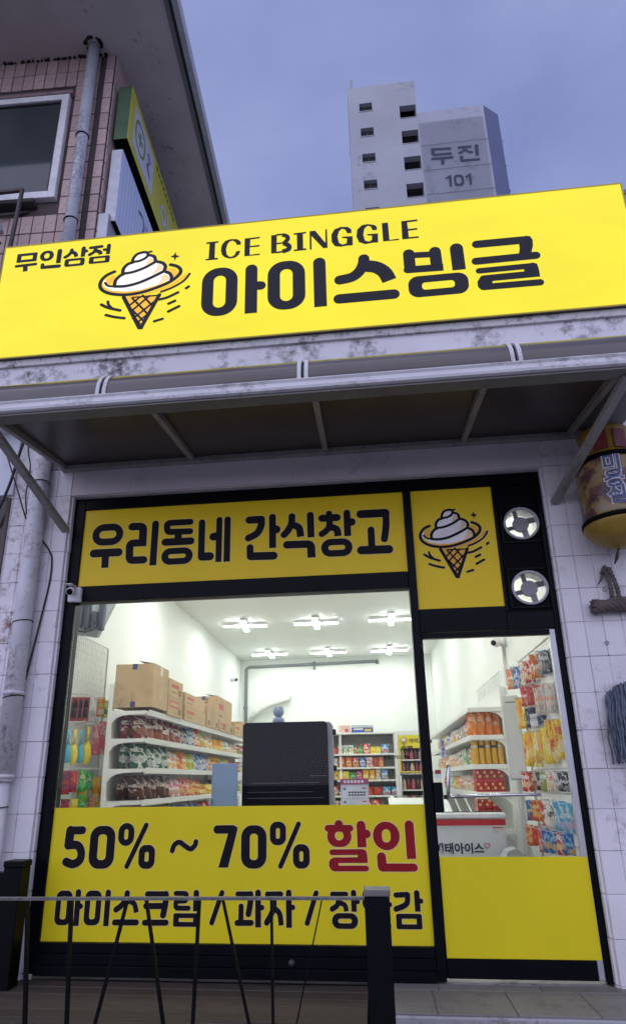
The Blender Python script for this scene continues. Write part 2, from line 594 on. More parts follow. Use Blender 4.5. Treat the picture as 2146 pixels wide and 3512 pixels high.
UPPER = [
 ('q',277,2812,118,86,90,277,2812,65,30,34),
 ('s',63,'rr',[184,2668,371,2668],0),
 ('s',54,'bb',[273,2665,277,2552],0),
 ('s',60,'rb',[461,2864,545,2862,548,2706],0),
 ('s',57,'br',[572,2732,451,2734,457,2600,564,2599],0),
 ('s',51,'rb',[637,2877,636,2553],0),
 ('s',48,'rr',[899,2877,723,2877,729,2806,900,2802],0),
 ('s',54,'bb',[812,2799,814,2733],0),
 ('s',57,'rr',[718,2727,908,2726],0),
 ('q',812,2615,116,64,72,812,2615,64,16,17),
 ('s',49,'rr',[987,2866,990,2611],0),
 ('s',63,'rr',[997,2601,1053,2600],0),
 ('s',45,'rb',[1116,2880,1118,2554],0),
 ('s',62,'rb',[1076,2750,1122,2750],0),
 ('s',47,'rb',[1177,2879,1178,2553],0),
 ('s',58,'rr',[1338,2864,1424,2864],0),
 ('s',53,'rr',[1423,2864,1424,2817,1396,2759,1333,2724],1),
 ('s',50,'rb',[1506,2878,1508,2639],0),
 ('s',64,'rr',[1520,2780,1533,2780],0),
 ('s',50,'rr',[1345,2651,1347,2585],0),
 ('s',60,'rr',[1352,2584,1514,2580],0),
 ('s',50,'rr',[1648,2874,1644,2819,1618,2766,1590,2734],1),
 ('s',52,'rb',[1657,2805,1698,2782,1709,2713],1),
 ('s',50,'rb',[1781,2877,1783,2704],0),
 ('s',57,'rb',[1611,2657,1783,2654,1784,2552],0),
 ('s',45,'rr',[1916,2880,1915,2832],0),
 ('s',56,'rr',[1865,2846,1970,2846],0),
 ('s',47,'rr',[1919,2828,1914,2778,1890,2746,1860,2725],1),
 ('s',51,'rb',[1926,2774,1967,2754,1974,2703],1),
 ('s',49,'rb',[2043,2877,2043,2699],0),
 ('s',60,'rr',[2062,2805,2072,2805],0),
 ('q',1963,2617,110,67,75,1963,2617,59,18,20),
 ('s',62,'rr',[2141,2861,2314,2860],0),
 ('s',49,'rr',[2317,2858,2314,2762,2297,2662],1),
 ('s',49,'rb',[2208,2737,2207,2597],0),
 ('s',62,'rr',[2134,2587,2323,2585],0)]
LOWER = [
 ('s',48,'rr',[291,791,212,789],0),
 ('s',57,'rr',[212,789,208,706],0),
 ('s',50,'rr',[208,704,266,703,295,666,290,617,248,595,202,608],1),
 ('q',429,692,82,124,66,429,692,28,74,22),
 ('q',581,765,52,67,63,581,765,13,30,16),
 ('s',30,'rr',[707,818,598,582],0),
 ('q',722,636,52,68,42,722,636,13,28,11),
 ('s',30,'rr',[883,670,895,703,927,718,963,697,999,680,1026,701,1031,721],1),
 ('s',49,'rr',[1164,790,1260,791],0),
 ('p',[1231,804,1271,814,1292,801,1290,781,1237,575,1177,575,1235,775]),
 ('q',1395,691,79,122,67,1395,691,25,74,21),
 ('q',1544,766,50,67,43,1544,766,12,30,11),
 ('s',29,'rr',[1672,818,1560,583],0),
 ('q',1687,637,51,68,44,1687,637,12,28,11),
 ('q',215,351,52,95,36,215,351,19,63,13),
 ('s',35,'rb',[302,437,304,253],0),
 ('s',33,'rr',[307,360,322,360],0),
 ('q',401,352,52,95,36,401,352,18,62,13),
 ('s',34,'rb',[493,436,493,253],0),
 ('s',34,'rr',[614,433,610,408,586,369,550,343],1),
 ('s',30,'rb',[622,390,661,376,679,328],1),
 ('s',33,'rr',[547,274,682,275],0),
 ('s',33,'rr',[742,428,855,428],0),
 ('s',37,'rr',[857,428,857,380,846,315],1),
 ('s',34,'rr',[736,363,845,364],0),
 ('s',33,'rr',[734,274,866,275],0),
 ('s',28,'rr',[919,433,985,433,987,393,919,390,922,353,1000,353],0),
 ('s',34,'rb',[1046,436,1046,337],0),
 ('q',988,290,78,36,10,988,290,44,10,2),
 ('s',29,'rr',[1204,438,1146,277],0),
 ('s',31,'rr',[1301,430,1375,430],0),
 ('s',35,'rr',[1378,430,1377,381,1367,325],1),
 ('s',31,'rr',[1322,365,1322,281],0),
 ('s',32,'rr',[1300,277,1384,278],0),
 ('s',35,'rb',[1424,438,1426,254],0),
 ('s',29,'rr',[1436,359,1448,359],0),
 ('s',31,'rr',[1481,430,1561,431],0),
 ('s',33,'rr',[1519,423,1516,350,1477,280],1),
 ('s',31,'rb',[1525,354,1554,326,1563,266],1),
 ('s',34,'rb',[1609,439,1610,254],0),
 ('s',29,'rr',[1619,361,1633,361],0),
 ('s',29,'rr',[1773,438,1717,279],0),
 ('s',28,'rr',[1869,432,1949,432],0),
 ('s',30,'rr',[1908,424,1897,376,1866,354],1),
 ('s',28,'rb',[1905,388,1940,375,1949,342],1),
 ('s',32,'rb',[1994,440,1994,340],0),
 ('s',27,'rr',[2003,393,2017,393],0),
 ('q',1939,292,76,41,48,1939,292,40,12,13),
 ('s',32,'rr',[2062,433,2060,369,2134,371],0),
 ('s',31,'rb',[2186,437,2183,295],0),
 ('s',28,'rr',[2192,379,2202,379],0),
 ('s',32,'rr',[2074,298,2073,264,2190,268],0),
 ('s',29,'rr',[2241,429,2305,432],0),
 ('s',31,'rr',[2308,430,2299,382,2238,356],1),
 ('s',32,'rb',[2362,440,2362,343],0),
 ('s',27,'rr',[2372,398,2384,398],0),
 ('q',2309,292,74,40,12,2309,292,42,14,3)]
RED = [
 ('s',51,'rr',[1919,814,1919,798],0),
 ('s',39,'rr',[1851,793,1987,792],0),
 ('q',1920,748,74,60,68,1920,751,26,26,25),
 ('s',54,'rb',[2054,808,2055,686],0),
 ('s',49,'rr',[2074,760,2086,760],0),
 ('s',32,'rr',[1874,659,2051,660],0),
 ('p',[2031,676,2056,676,2075,670,2083,653,2084,600,2030,600,2025,615,2028,645]),
 ('s',31,'rb',[1886,615,2085,616],0),
 ('p',[1910,629,1882,629,1863,621,1854,607,1853,585,1862,566,1880,555,1912,554,1914,587,1908,594,1912,600]),
 ('s',32,'rr',[1885,570,2075,570],0),
 ('q',2203,749,80,80,80,2203,749,26,37,27),
 ('s',54,'rb',[2343,807,2345,622],0),
 ('s',53,'rr',[2168,632,2170,581],0),
 ('s',44,'rr',[2171,575,2356,575],0)]
TOWER = [
 ('p',[8801,47910,9100,47889,9039,47225,8914,47204,8781,47420]),
 ('s',248,'bb',[8800,47895,10343,47771],0),
 ('s',236,'bb',[8903,47298,10334,47245],0),
 ('s',244,'bb',[8741,46901,10420,46831],0),
 ('s',258,'bb',[9592,46831,9576,46196],0),
 ('s',237,'bb',[10866,47777,11903,47748],0),
 ('s',211,'bb',[11421,47757,11255,47369,10846,47160],1),
 ('s',208,'bb',[11405,47578,11579,47267,11934,47124],1),
 ('s',249,'bb',[12294,47877,12255,46726],0),
 ('p',[10904,46859,11189,46866,11172,46485,12415,46421,12402,46220,11038,46241,10903,46374]),
 ('s',181,'bb',[10025,44993,9980,43858],0),
 ('s',166,'bb',[9688,44694,9999,44897],0),
 ('q',10629,44396,370,577,315,10629,44396,187,352,168),
 ('s',180,'bb',[11501,44948,11483,43836],0),
 ('s',165,'bb',[11162,44635,11492,44850],0)]
LOGO_INK = [
 ('s',17,'rr',[-63,195,-60,217,-43,243,-12,253,13,248],1),
 ('s',12,'rr',[13,249,32,253],0),
 ('s',16,'rr',[-62,194,-30,196,-1,209,14,227,13,246],1),
 ('s',19,'rr',[-108,124,-106,154,-87,181,-60,191],1),
 ('s',18,'rr',[26,228,49,215,57,184],1),
 ('s',17,'rr',[-108,121,-57,125,4,147,56,179],1),
 ('s',19,'rr',[-145,47,-141,81,-122,107,-105,116],1),
 ('s',19,'rr',[67,179,95,166,110,141,105,113],1),
 ('s',18,'rr',[-144,41,-90,36,-26,48,40,76,105,111],1),
 ('s',18,'rr',[107,109,134,92,146,65,144,49],1),
 ('s',13,'rr',[-195,71,-178,49,-144,41],1),
 ('s',19,'rr',[-152,140,-190,121,-215,90,-220,53,-201,20,-157,-6,-86,-21,-10,-17,63,3,133,33,179,72,190,104,172,133,136,150],1),
 ('s',13,'rr',[236,77,208,34,154,-2,98,-24],1),
 ('s',16,'rr',[91,-73,131,-64,183,-38],1),
 ('s',21,'rr',[-91,-36,1,-239],0),
 ('s',20,'rr',[90,-42,11,-240],0),
 ('s',18,'rr',[1,-242,13,-243],0),
 ('s',11,'bb',[-50,-43,43,-165],0),
 ('s',11,'bb',[3,-32,60,-112],0),
 ('s',11,'bb',[-69,-90,23,-204],0),
 ('s',11,'bb',[-46,-145,5,-221],0),
 ('s',11,'bb',[-4,-41,-63,-99],0),
 ('s',11,'bb',[44,-39,-52,-138],0),
 ('s',11,'bb',[77,-73,-37,-183],0),
 ('s',11,'bb',[53,-146,-19,-215],0),
 ('s',9,'bb',[-46,-43,83,-45],0),
 ('s',17,'rr',[-202,-71,-164,-96,-103,-120],1),
 ('s',15,'rr',[-170,-55,-164,-78,-143,-104],1),
 ('s',16,'rr',[-173,-141,-131,-158,-78,-172],1),
 ('s',16,'rr',[140,-105,170,-91],0),
 ('s',16,'rr',[141,-155,192,-128],0),
 ('s',15,'rr',[74,-209,114,-198],0),
 ('s',16,'rr',[223,-16,234,-7],0),
 ('p',[158,233,162,210,182,201,162,194,156,173,151,195,132,204,149,211])]
LOGO_CONE = [
 ('p',[-81,-32,86,-39,13,-243,1,-243])]
LOGO_CREAM = [
 ('p',[-60,196,-55,221,-34,244,-8,252,15,243,31,228,53,210,59,184,83,173,104,151,107,113,135,93,146,65,140,44,77,16,-9,-2,-85,-3,-155,15,-197,47,-208,76,-196,94,-189,70,-174,51,-145,49,-141,81,-122,106,-106,121,-105,154,-87,181])]
LOGO_TAN = [
 ('p',[70,164,90,156,100,128,55,98,43,105,64,130]),
 ('p',[25,212,41,204,50,184,12,163,7,173]),
 ('p',[96,82,116,94,138,65,132,49,76,30,91,54])]
LOGO_AMBER = [
 ('p',[-208,74,-200,41,-159,15,-84,0,-8,2,60,19,138,47,174,72,129,34,63,9,-9,-9,-86,-13,-160,4,-206,39]),
 ('p',[-76,-27,-3,-30,70,-11,144,21,194,60,224,90,217,56,155,9,90,-19,1,-38,-67,-43]),
 ('p',[-192,94,-160,117,-143,109,-153,68,-173,55,-188,70]),
 ('p',[123,126,159,124,180,90,158,59,150,69,137,98,119,113]),
 ('p',[111,224,116,218,110,212,106,219]),
 ('p',[-119,209,-116,202,-110,198,-117,195,-120,189,-123,196,-129,199,-122,203])]
RIGHT_PACKS = [(3.275, 1.06, 1.902, 0.165, 0.044, 'ow'),
 (3.293, 0.94, 1.896, 0.171, 0.038, 'bw'),
 (3.304, 0.85, 1.886, 0.163, 0.032, 'bw'),
 (3.316, 0.75, 1.906, 0.188, 0.042, 'cw'),
 (3.326, 0.65, 1.894, 0.162, 0.042, 'rw'),
 (3.34, 0.49, 1.913, 0.175, 0.062, 'os'),
 (3.349, 0.36, 1.911, 0.17, 0.038, 'bs'),
 (3.353, 0.27, 1.889, 0.154, 0.03, 'ks'),
 (3.312, 0.8, 1.734, 0.158, 0.05, 'rw'),
 (3.326, 0.67, 1.715, 0.145, 0.05, 'rd'),
 (3.335, 0.57, 1.696, 0.129, 0.036, 'rd'),
 (3.339, 0.52, 1.676, 0.183, 0.04, 'oc'),
 (3.348, 0.38, 1.678, 0.199, 0.056, 'oc'),
 (3.353, 0.27, 1.671, 0.199, 0.038, 'oc'),
 (3.295, 0.95, 1.658, 0.236, 0.038, 'oy'),
 (3.306, 0.87, 1.648, 0.214, 0.036, 'yw'),
 (3.32, 0.75, 1.56, 0.144, 0.054, 'kb'),
 (3.328, 0.68, 1.507, 0.101, 0.04, 'sw'),
 (3.338, 0.55, 1.486, 0.086, 0.06, 'kb'),
 (3.305, 0.91, 1.39, 0.244, 0.036, 'yr'),
 (3.314, 0.82, 1.394, 0.223, 0.038, 'oy'),
 (3.324, 0.73, 1.378, 0.239, 0.04, 'yw'),
 (3.336, 0.59, 1.386, 0.204, 0.038, 'oy'),
 (3.344, 0.48, 1.403, 0.249, 0.034, 'yy'),
 (3.349, 0.38, 1.441, 0.281, 0.038, 'yr'),
 (3.354, 0.27, 1.431, 0.254, 0.032, 'yr'),
 (3.356, 0.18, 1.427, 0.249, 0.036, 'yr'),
 (3.295, 1.02, 1.112, 0.144, 0.052, 'rw'),
 (3.313, 0.87, 1.114, 0.135, 0.058, 'br'),
 (3.324, 0.77, 1.109, 0.12, 0.034, 'kb'),
 (3.335, 0.63, 1.115, 0.14, 0.052, 'gn'),
 (3.343, 0.51, 1.114, 0.137, 0.034, 'cw'),
 (3.351, 0.36, 1.112, 0.132, 0.072, 'wk'),
 (3.354, 0.24, 1.103, 0.121, 0.04, 'kw'),
 (3.295, 1.05, 0.91, 0.145, 0.05, 'bm'),
 (3.315, 0.88, 0.91, 0.14, 0.058, 'ro'),
 (3.328, 0.75, 0.918, 0.169, 0.038, 'rw'),
 (3.337, 0.63, 0.926, 0.177, 0.056, 'ww'),
 (3.35, 0.4, 0.917, 0.179, 0.068, 'sk'),
 (3.354, 0.27, 0.913, 0.176, 0.046, 'sk'),
 (3.294, 1.09, 0.727, 0.138, 0.05, 'ro'),
 (3.306, 0.98, 0.725, 0.122, 0.036, 'rd'),
 (3.318, 0.88, 0.724, 0.157, 0.056, 'pr'),
 (3.328, 0.77, 0.723, 0.152, 0.044, 'bb'),
 (3.338, 0.64, 0.725, 0.141, 0.05, 'bb'),
 (3.346, 0.51, 0.726, 0.141, 0.044, 'rw'),
 (3.352, 0.34, 0.731, 0.128, 0.046, 'bb')]
LEFT_PACKS = [(-0.613, 1.58, 1.843, 0.215, 0.074, 'kr'),
 (-0.613, 1.68, 1.855, 0.218, 0.064, 'kr'),
 (-0.61, 1.8, 1.869, 0.216, 0.07, 'kr'),
 (-0.603, 1.95, 1.894, 0.234, 0.084, 'sv'),
 (-0.593, 2.11, 1.906, 0.195, 0.082, 'og'),
 (-0.583, 2.22, 1.887, 0.179, 0.082, 'gl'),
 (-0.572, 2.32, 1.873, 0.143, 0.062, 'rg'),
 (-0.609, 1.51, 1.544, 0.297, 0.056, 'cy'),
 (-0.61, 1.64, 1.565, 0.327, 0.074, 'yl'),
 (-0.609, 1.77, 1.563, 0.311, 0.058, 'cy'),
 (-0.605, 1.9, 1.609, 0.365, 0.09, 'yw'),
 (-0.596, 2.07, 1.634, 0.304, 0.08, 'pk'),
 (-0.585, 2.2, 1.669, 0.322, 0.08, 'pk'),
 (-0.565, 2.4, 1.66, 0.444, 0.062, 'sv'),
 (-0.604, 1.53, 1.183, 0.203, 0.082, 'pu'),
 (-0.606, 1.69, 1.184, 0.186, 0.072, 'mr'),
 (-0.604, 1.87, 1.198, 0.192, 0.074, 'gr'),
 (-0.599, 2.01, 1.177, 0.162, 0.076, 'gr'),
 (-0.603, 1.9, 1.017, 0.112, 0.112, 'go'),
 (-0.59, 2.16, 1.13, 0.268, 0.084, 'yo'),
 (-0.579, 2.3, 1.143, 0.287, 0.092, 'yo'),
 (-0.564, 2.45, 1.106, 0.256, 0.054, 'bs'),
 (-0.602, 1.56, 0.942, 0.078, 0.084, 'pu'),
 (-0.604, 1.74, 0.937, 0.081, 0.072, 'yl'),
 (-0.602, 1.9, 0.927, 0.077, 0.074, 'gr'),
 (-0.595, 2.1, 0.944, 0.103, 0.078, 'po')]

# ------------------------------------------------------------------ colours of the place
tile_white = dirty_paint('tile_white', (.78, .75, .78), (.36, .32, .33), .10, 2.3, (1, 1, .5), .40, .07, .05, 'Position')
tile_base = M('tile_base', (.64, .62, .64), .8)
plaster = dirty_paint('plaster_peeling', (.80, .78, .82), (.07, .065, .07), .50, 2.6, (1.0, 1, .55), .75, 0, .35)
lintel_paint = dirty_paint('lintel_paint', (.70, .63, .66), (.34, .30, .31), .1, 2.5, (1, 1, .6), .6, 0, .04, 'Position')
slab_paint = dirty_paint('slab_paint', (.66, .65, .66), (.05, .045, .045), .52, 7, (1, 1, 1.2), .8, 0, .4)
black_frame = M('black_frame', (.003, .004, .006), .36, .25, 5, spec=.10)
black_matte = M('black_matte', (.003, .003, .0035), .6, spec=.08)
alu = M('aluminium', (.52, .53, .55), .38, .08, 6, 0, .55)
beam_white = dirty_paint('beam_white', (.68, .67, .70), (.22, .2, .2), .3, 4, (.3, 1, 1), .45)
strut_grey = dirty_paint('strut_grey', (.30, .285, .27), (.12, .11, .1), .35, 6, (1, 1, 1), .5)
decal_yellow = M('decal_yellow', (.79, .65, .012), .40, .04, 2, spec=.25)
decal_upper = M('decal_upper', (.88, .63, .015), .40, .04, 2, spec=.25)
ink = M('lettering_ink', (.010, .008, .011), .5, spec=.12)
sign_ink = M('sign_ink', (.022, .021, .030), .5, spec=.2)
halo = M('lettering_border', (.80, .66, .30), .5)
red_ink = M('lettering_red', (.29, .012, .017), .5, spec=.15)
cream = M('print_cream', (.86, .82, .80), .45)
tan_ = M('print_tan', (.80, .58, .34), .45)
amber = M('print_amber', (.85, .42, .03), .45)
sign_yellow = emit('sign_face_yellow', (.87, .745, .006), .86, .07)
sign_cream = emit('sign_print_cream', (.95, .93, .90), .85)
sign_tan = emit('sign_print_tan', (.95, .72, .40), .76)
sign_amber = emit('sign_print_amber', (.95, .50, .02), .8)
case_dark = M('sign_case', (.16, .155, .14), .45, .1, 4, 0, .4)
grey_metal = M('grey_metal', (.33, .34, .36), .4, .1, 6, 0, .5)
pane_glass = glass('window_glass', (.985, .99, .985), .35)
white_plastic = M('white_plastic', (.72, .72, .73), .4, .05)
wall_in = M('interior_white', (.82, .855, .82), .6, .02, 1.2)
floor_in = M('interior_floor', (.48, .47, .44), .3, .1, 3)

# ------------------------------------------------------------------ ground, step and deck
g = MB().add([(-300, -200, -.45), (300, -200, -.45), (300, 400, -.45), (-300, 400, -.45)], [(0, 1, 2, 3)]).build('ground', M('street_paving', (.20, .19, .19), .85, .3, 4, .3))
g['kind'] = 'structure'

step_c = dirty_paint('step_concrete', (.36, .35, .37), (.12, .11, .11), .5, 4, (1, 1, 1), .85, 0, .5)
step = MB().box(2.075, 4.8, -.535, .10, -.45, -.014, .008).build('step', step_c)
step['kind'] = 'structure'
st_tile = dirty_paint('step_tile_stone', (.205, .19, .183), (.10, .095, .09), .35, 4, (1, 1, 1), .6, .18, .2)
for x0, x1, y0, y1 in [(2.08, 2.40, -.525, -.16), (2.404, 2.78, -.525, -.16), (2.784, 3.16, -.525, -.16), (3.164, 3.55, -.525, -.16), (3.554, 3.95, -.525, -.16),
                       (2.08, 2.44, -.156, -.05), (2.444, 2.98, -.156, -.05), (2.984, 3.46, -.156, -.05), (3.464, 3.95, -.156, -.05)]:
    MB().box(x0, x1, y0, y1, -.02, -.004 + random.uniform(-.001, .001), .003).build('paving_tile', st_tile, step)

deck = MB().box(-1.6, 2.06, -1.12, .04, -.45, -.05).build('deck', M('deck_base', (.02, .017, .015), .9))
deck['kind'] = 'structure'
plank_m = dirty_paint('deck_wood', (.060, .046, .040), (.018, .014, .012), .55, 5, (.18, 1, 1), .62, .35, .35)
for i in range(9):
    y1 = -.045 - i * .121
    MB().box(-1.6, 2.062, y1 - .116, y1, -.05, -.022 + random.uniform(-.0015, .0015), .003).build('plank', plank_m, deck)

# ------------------------------------------------------------------ shop building
shop = thing('shop_building', 'single storey shop with painted white wall tiles and bright interior', 'shop building', (1.7, 0, 0))
def wall(name, m, *bx, par=shop, **kw):
    return MB().box(*bx).build(name, m, par, **kw)
wall('facade_wall', tile_base, -1.3, -.002, -.066, .12, -.45, 4.16)
wall('facade_wall', tile_base, 3.402, 4.8, -.066, .12, -.45, 4.16)
wall('facade_wall', tile_base, -.002, 3.402, -.066, .12, 3.106, 4.16)
wall('upper_wall', plaster, -1.3, 4.8, -.250, -.0665, 3.68, 4.1645)
wall('upper_wall', plaster, -1.3, 4.8, -.082, -.0665, 3.34, 3.6795)
wall('roof_slab_edge', slab_paint, -1.3, 4.8, -.272, .10, 4.165, 4.222)
wall('roof', slab_paint, -1.3, 4.8, .125, 10.0, 4.0, 4.4)
wall('interior_floor', floor_in, -.71, 3.55, .12, 9.56, -.06, 0)
wall('ceiling', wall_in, -.80, 3.65, .125, 9.65, 3.62, 3.72)
wall('interior_wall', wall_in, -.80, -.71, .123, 9.65, -.06, 3.619)
wall('interior_wall', wall_in, -.709, 3.55, 9.56, 9.65, -.06, 3.619)
wall('interior_wall', wall_in, 3.45, 3.54, 1.19, 9.559, -.06, 3.619)
wall('interior_wall', wall_in, 3.395, 3.54, .123, 1.189, -.06, 3.619)
# one painted tile after another
PX, PZ = .1135, .222
me_t = MB().box(-.0559, .0559, -.016, 0, -.1101, .1101, .0030).mesh('wall_tile')
me_t.materials.append(tile_white)
me_s = MB().box(-.0195, .0195, -.016, 0, -.1095, .1095, .0035).mesh('wall_tile_cut')
me_s.materials.append(tile_white)
me_l = MB().box(-.05672, .05672, -.016, 0, -.1109, .1109, .0008).mesh('lintel_tile')
me_l.materials.append(lintel_paint)
tile_flaky = dirty_paint('tile_flaking', (.74, .71, .75), (.22, .12, .11), .62, 4.2, (1, 1, .7), .5, .08, .25, 'Position')
me_f = MB().box(-.0559, .0559, -.016, 0, -.1101, .1101, .0030).mesh('wall_tile_flaking')
me_f.materials.append(tile_flaky)
def wtile(me, x, z, rz=0, y=-.066):
    o = link('wall_tile', me, None, shop)
    o.location = (x - shop.location.x + random.uniform(-.0006, .0006), y - random.uniform(0, .0016), z + random.uniform(-.0006, .0006))
    o.rotation_euler = (random.uniform(-.006, .006), random.uniform(-.003, .003), rz)
for r in range(-1, 15):
    z = .004 + PZ * (r + .5)
    zz = z
    for c in range(8):
        wtile(me_f if c > 1 else me_t, -.004 - PX * (c + .5), zz)
        if c < 8:
            wtile(me_t, 3.404 + PX * (c + .5), zz)
    if z < 3.1:
        wtile(me_s, -.0035, zz, math.pi / 2, -.044)      # reveals beside the frame
        wtile(me_s, 3.4035, zz, -math.pi / 2, -.044)
for c in range(30):
    wtile(me_l, PX * (c + .5) - .001, 3.222)
me_u = MB().box(-.0555, .0555, -.012, 0, -.04, .04, .003).mesh('soffit_tile')
me_u.materials.append(lintel_paint)

# ------------------------------------------------------------------ shopfront frame with its pane and films
front = thing('shopfront', 'black metal shopfront window frame with large glass pane and yellow films', 'shop window', (1.2, 0, 0))
F0, F1 = -.022, .07
def fr(name, *bx, m=black_frame, b=.003):
    return MB().box(*bx, b).build(name, m, front)
fr('jamb', 0, .088, F0, F1, 0, 3.103)
fr('jamb', 3.356, 3.4, F0, F1, 0, 3.013)
fr('head', .0885, 3.4, F0, F1, 3.014, 3.103)
fr('transom', .0885, 2.442, F0, F1, 2.298, 2.414)
fr('mullion', 2.443, 2.496, F0 - .008, F1, 0, 3.0135)
fr('transom', 2.4965, 3.0575, F0, F1, 1.985, 2.142)
fr('transom', 3.058, 3.3555, F0, F1, 1.985, 2.100)
fr('stile', 3.058, 3.076, F0, F1, 2.1005, 3.0135)
fr('sill', .0885, 2.4425, -.03, F1, .112, .168)
fr('sill', .0885, 2.4425, -.045, F1, .055, .1115)
fr('sill', .0885, 2.4425, -.06, F1, 0, .0545)
MB().tube([(1.63, -.046, .085), (1.63, -.058, .085)], .018, 14).tube([(1.63, -.058, .085), (1.63, -.066, .085)], .010, 12).build('anchor_knob', M('knob_dark', (.05, .05, .055), .5), front, True)
MB().box(.0885, 2.4425, .002, .010, .168, 2.298).build('pane', pane_glass, front)
film = MB().box(.089, 2.442, -.004, .0005, .169, .925).build('film', decal_yellow, front)
film2 = MB().box(.089, 2.442, -.006, .004, 2.4145, 3.0135).build('film', decal_upper, front)
film3 = MB().box(2.497, 3.0575, -.008, .004, 2.1425, 3.0135).build('film', decal_upper, front)
for part in (LOWER[:14], LOWER[14:]):
    glyphs(part, -.0042, .0004, 3, step=.00001).build('lettering_border', halo, front)
    glyphs(part, -.0050, .0006, 0, step=.00001).build('lettering', ink, front)
glyphs(RED, -.0042, .0004, 4, step=.00001).build('lettering_border', halo, front)
glyphs(RED, -.0050, .0006, 0, step=.00001).build('lettering', red_ink, front)
glyphs(UPPER, -.0062, .0004, 3.5, step=.00001).build('lettering_border', halo, front)
glyphs(UPPER, -.0070, .0006, 0, step=.00001).build('lettering', ink, front)
def logo(par, y, off, sc, mats, grow=2.5, st=.0006):
    k = st
    em = glyphs(LOGO_CREAM, y, k, 0, off, sc, 0).build('emblem', mats[0], par)
    for nm, L, m, d in (('emblem_fill', LOGO_CONE, mats[2], 0), ('emblem_fill', LOGO_TAN, mats[1], k), ('emblem_fill', LOGO_AMBER, mats[2], 2 * k)):
        glyphs(L, y - d * 1.001, k, 0, off, sc, 0).build(nm, m, par)
    if grow:
        glyphs(LOGO_INK, y + .0001, k * .4, grow, off, sc, .000004).build('lettering_border', halo, par)
    glyphs(LOGO_INK, y - 3 * k, k, 0, off, sc, .00001).build('emblem_line', mats[3], par)
logo(front, -.0085, (2.765, 2.602), (1, 1), (cream, tan_, amber, ink))
# panel with the two fan holes
def holed(par, cx, cz, r, x0, x1, z0, z1, y0, y1, m, name='fan_panel'):
    mb = MB()
    n = 48
    ring, sq = [], []
    for k in range(n):
        a = 2 * math.pi * k / n
        c, s = math.cos(a), math.sin(a)
        ring.append((cx + r * c, cz + r * s))
        t = min((x1 - cx) / c if c > 1e-6 else (x0 - cx) / c if c < -1e-6 else 1e9, (z1 - cz) / s if s > 1e-6 else (z0 - cz) / s if s < -1e-6 else 1e9)
        sq.append((cx + t * c, cz + t * s))
    for cr in ((x0, z0), (x1, z0), (x0, z1), (x1, z1)):
        k = min(range(n), key=lambda i: (sq[i][0] - cr[0]) ** 2 + (sq[i][1] - cr[1]) ** 2)
        sq[k] = cr
    vs = [(p[0], y, p[1]) for y in (y0, y1) for p in ring + sq]
    fs = []
    for k in range(n):
        j = (k + 1) % n
        fs += [(k, j, n + j, n + k), (2 * n + k, 2 * n + j, 3 * n + j, 3 * n + k), (k, j, 2 * n + j, 2 * n + k), (n + k, n + j, 3 * n + j, 3 * n + k)]
    mb.add(vs, fs)
    return mb.build(name, m, par)
holed(front, 3.232, 2.262, .106, 3.0765, 3.3555, 2.1005, 2.47, -.004, .03, black_matte)
holed(front, 3.232, 2.722, .106, 3.0765, 3.3555, 2.4705, 3.0135, -.004, .03, black_matte)

fan_steel = M('fan_blade_grey', (.20, .205, .215), .4, .1, 6, 0, .3)
fan = None
for z, lab in ((2.722, 'upper round exhaust fan glowing white in the black panel'), (2.262, 'lower round exhaust fan glowing white in the black panel')):
    f = thing('exhaust_fan', lab, 'fan', (3.232, -.005, z), 'exhaust fans above the door', world=False)
    mb = MB()
    n = 40
    for r0, r1, y0, y1 in ((.104, .118, -.016, -.0005),):
        vs = [(r * math.cos(2 * math.pi * k / n), y, r * math.sin(2 * math.pi * k / n)) for r, y in ((r0, y1), (r0, y0), (r1, y0), (r1, y1)) for k in range(n)]
        mb.add(vs, [(q * n + k, q * n + (k + 1) % n, ((q + 1) % 4) * n + (k + 1) % n, ((q + 1) % 4) * n + k) for q in range(4) for k in range(n)])
    mb.build('fan_ring', M('fan_ring_grey', (.38, .39, .4), .4), f)
    sq = MB()
    for a, b in (((-.150, -.005, -.135), (-.150, -.005, .135)), ((.118, -.005, -.135), (.118, -.005, .135))):
        pass
    MB().box(-.138, .118, -.010, .0, -.140, -.125, .002).box(-.138, .118, -.010, .0, .125, .140, .002).box(-.138, -.122, -.010, 0, -.1245, .1245, .002).build('housing_trim', black_frame, f)
    # hub, four bent blades, guard
    hub = [(.054 * math.cos(2 * math.pi * k / 28), .054 * math.sin(2 * math.pi * k / 28)) for k in range(28)]
    mb = MB()
    mb.add([(x, y, zz) for y in (.006, .03) for x, zz in hub], [tuple(range(28))[::-1], tuple(range(28, 56))] + [(k, (k + 1) % 28, 28 + (k + 1) % 28, 28 + k) for k in range(28)])
    mb.build('hub', fan_steel, f)
    for q in range(4):
        a = q * math.pi / 2 + .35
        c, s = math.cos(a), math.sin(a)
        pts = [(.040, -.012), (.103, -.02), (.106, .012), (.05, .024)]
        vs = [(x * c - zz * s, yy + (.010 if i in (0, 1) else -.006), x * s + zz * c) for yy in (.012, .016) for i, (x, zz) in enumerate(pts)]
        MB().add(vs, [(0, 1, 2, 3), (7, 6, 5, 4), (0, 4, 5, 1), (1, 5, 6, 2), (2, 6, 7, 3), (3, 7, 4, 0)]).build('blade', fan_steel, f)
    duct = MB()
    n = 32
    vs = [(r * math.cos(2 * math.pi * k / n), y, r * math.sin(2 * math.pi * k / n)) for r, y in ((.1035, .001), (.1035, .10), (.1045, .10), (.1045, .001)) for k in range(n)]
    duct.add(vs, [(q * n + k, q * n + (k + 1) % n, ((q + 1) % 4) * n + (k + 1) % n, ((q + 1) % 4) * n + k) for q in range(4) for k in range(n)])
    duct.build('duct', white_plastic, f)

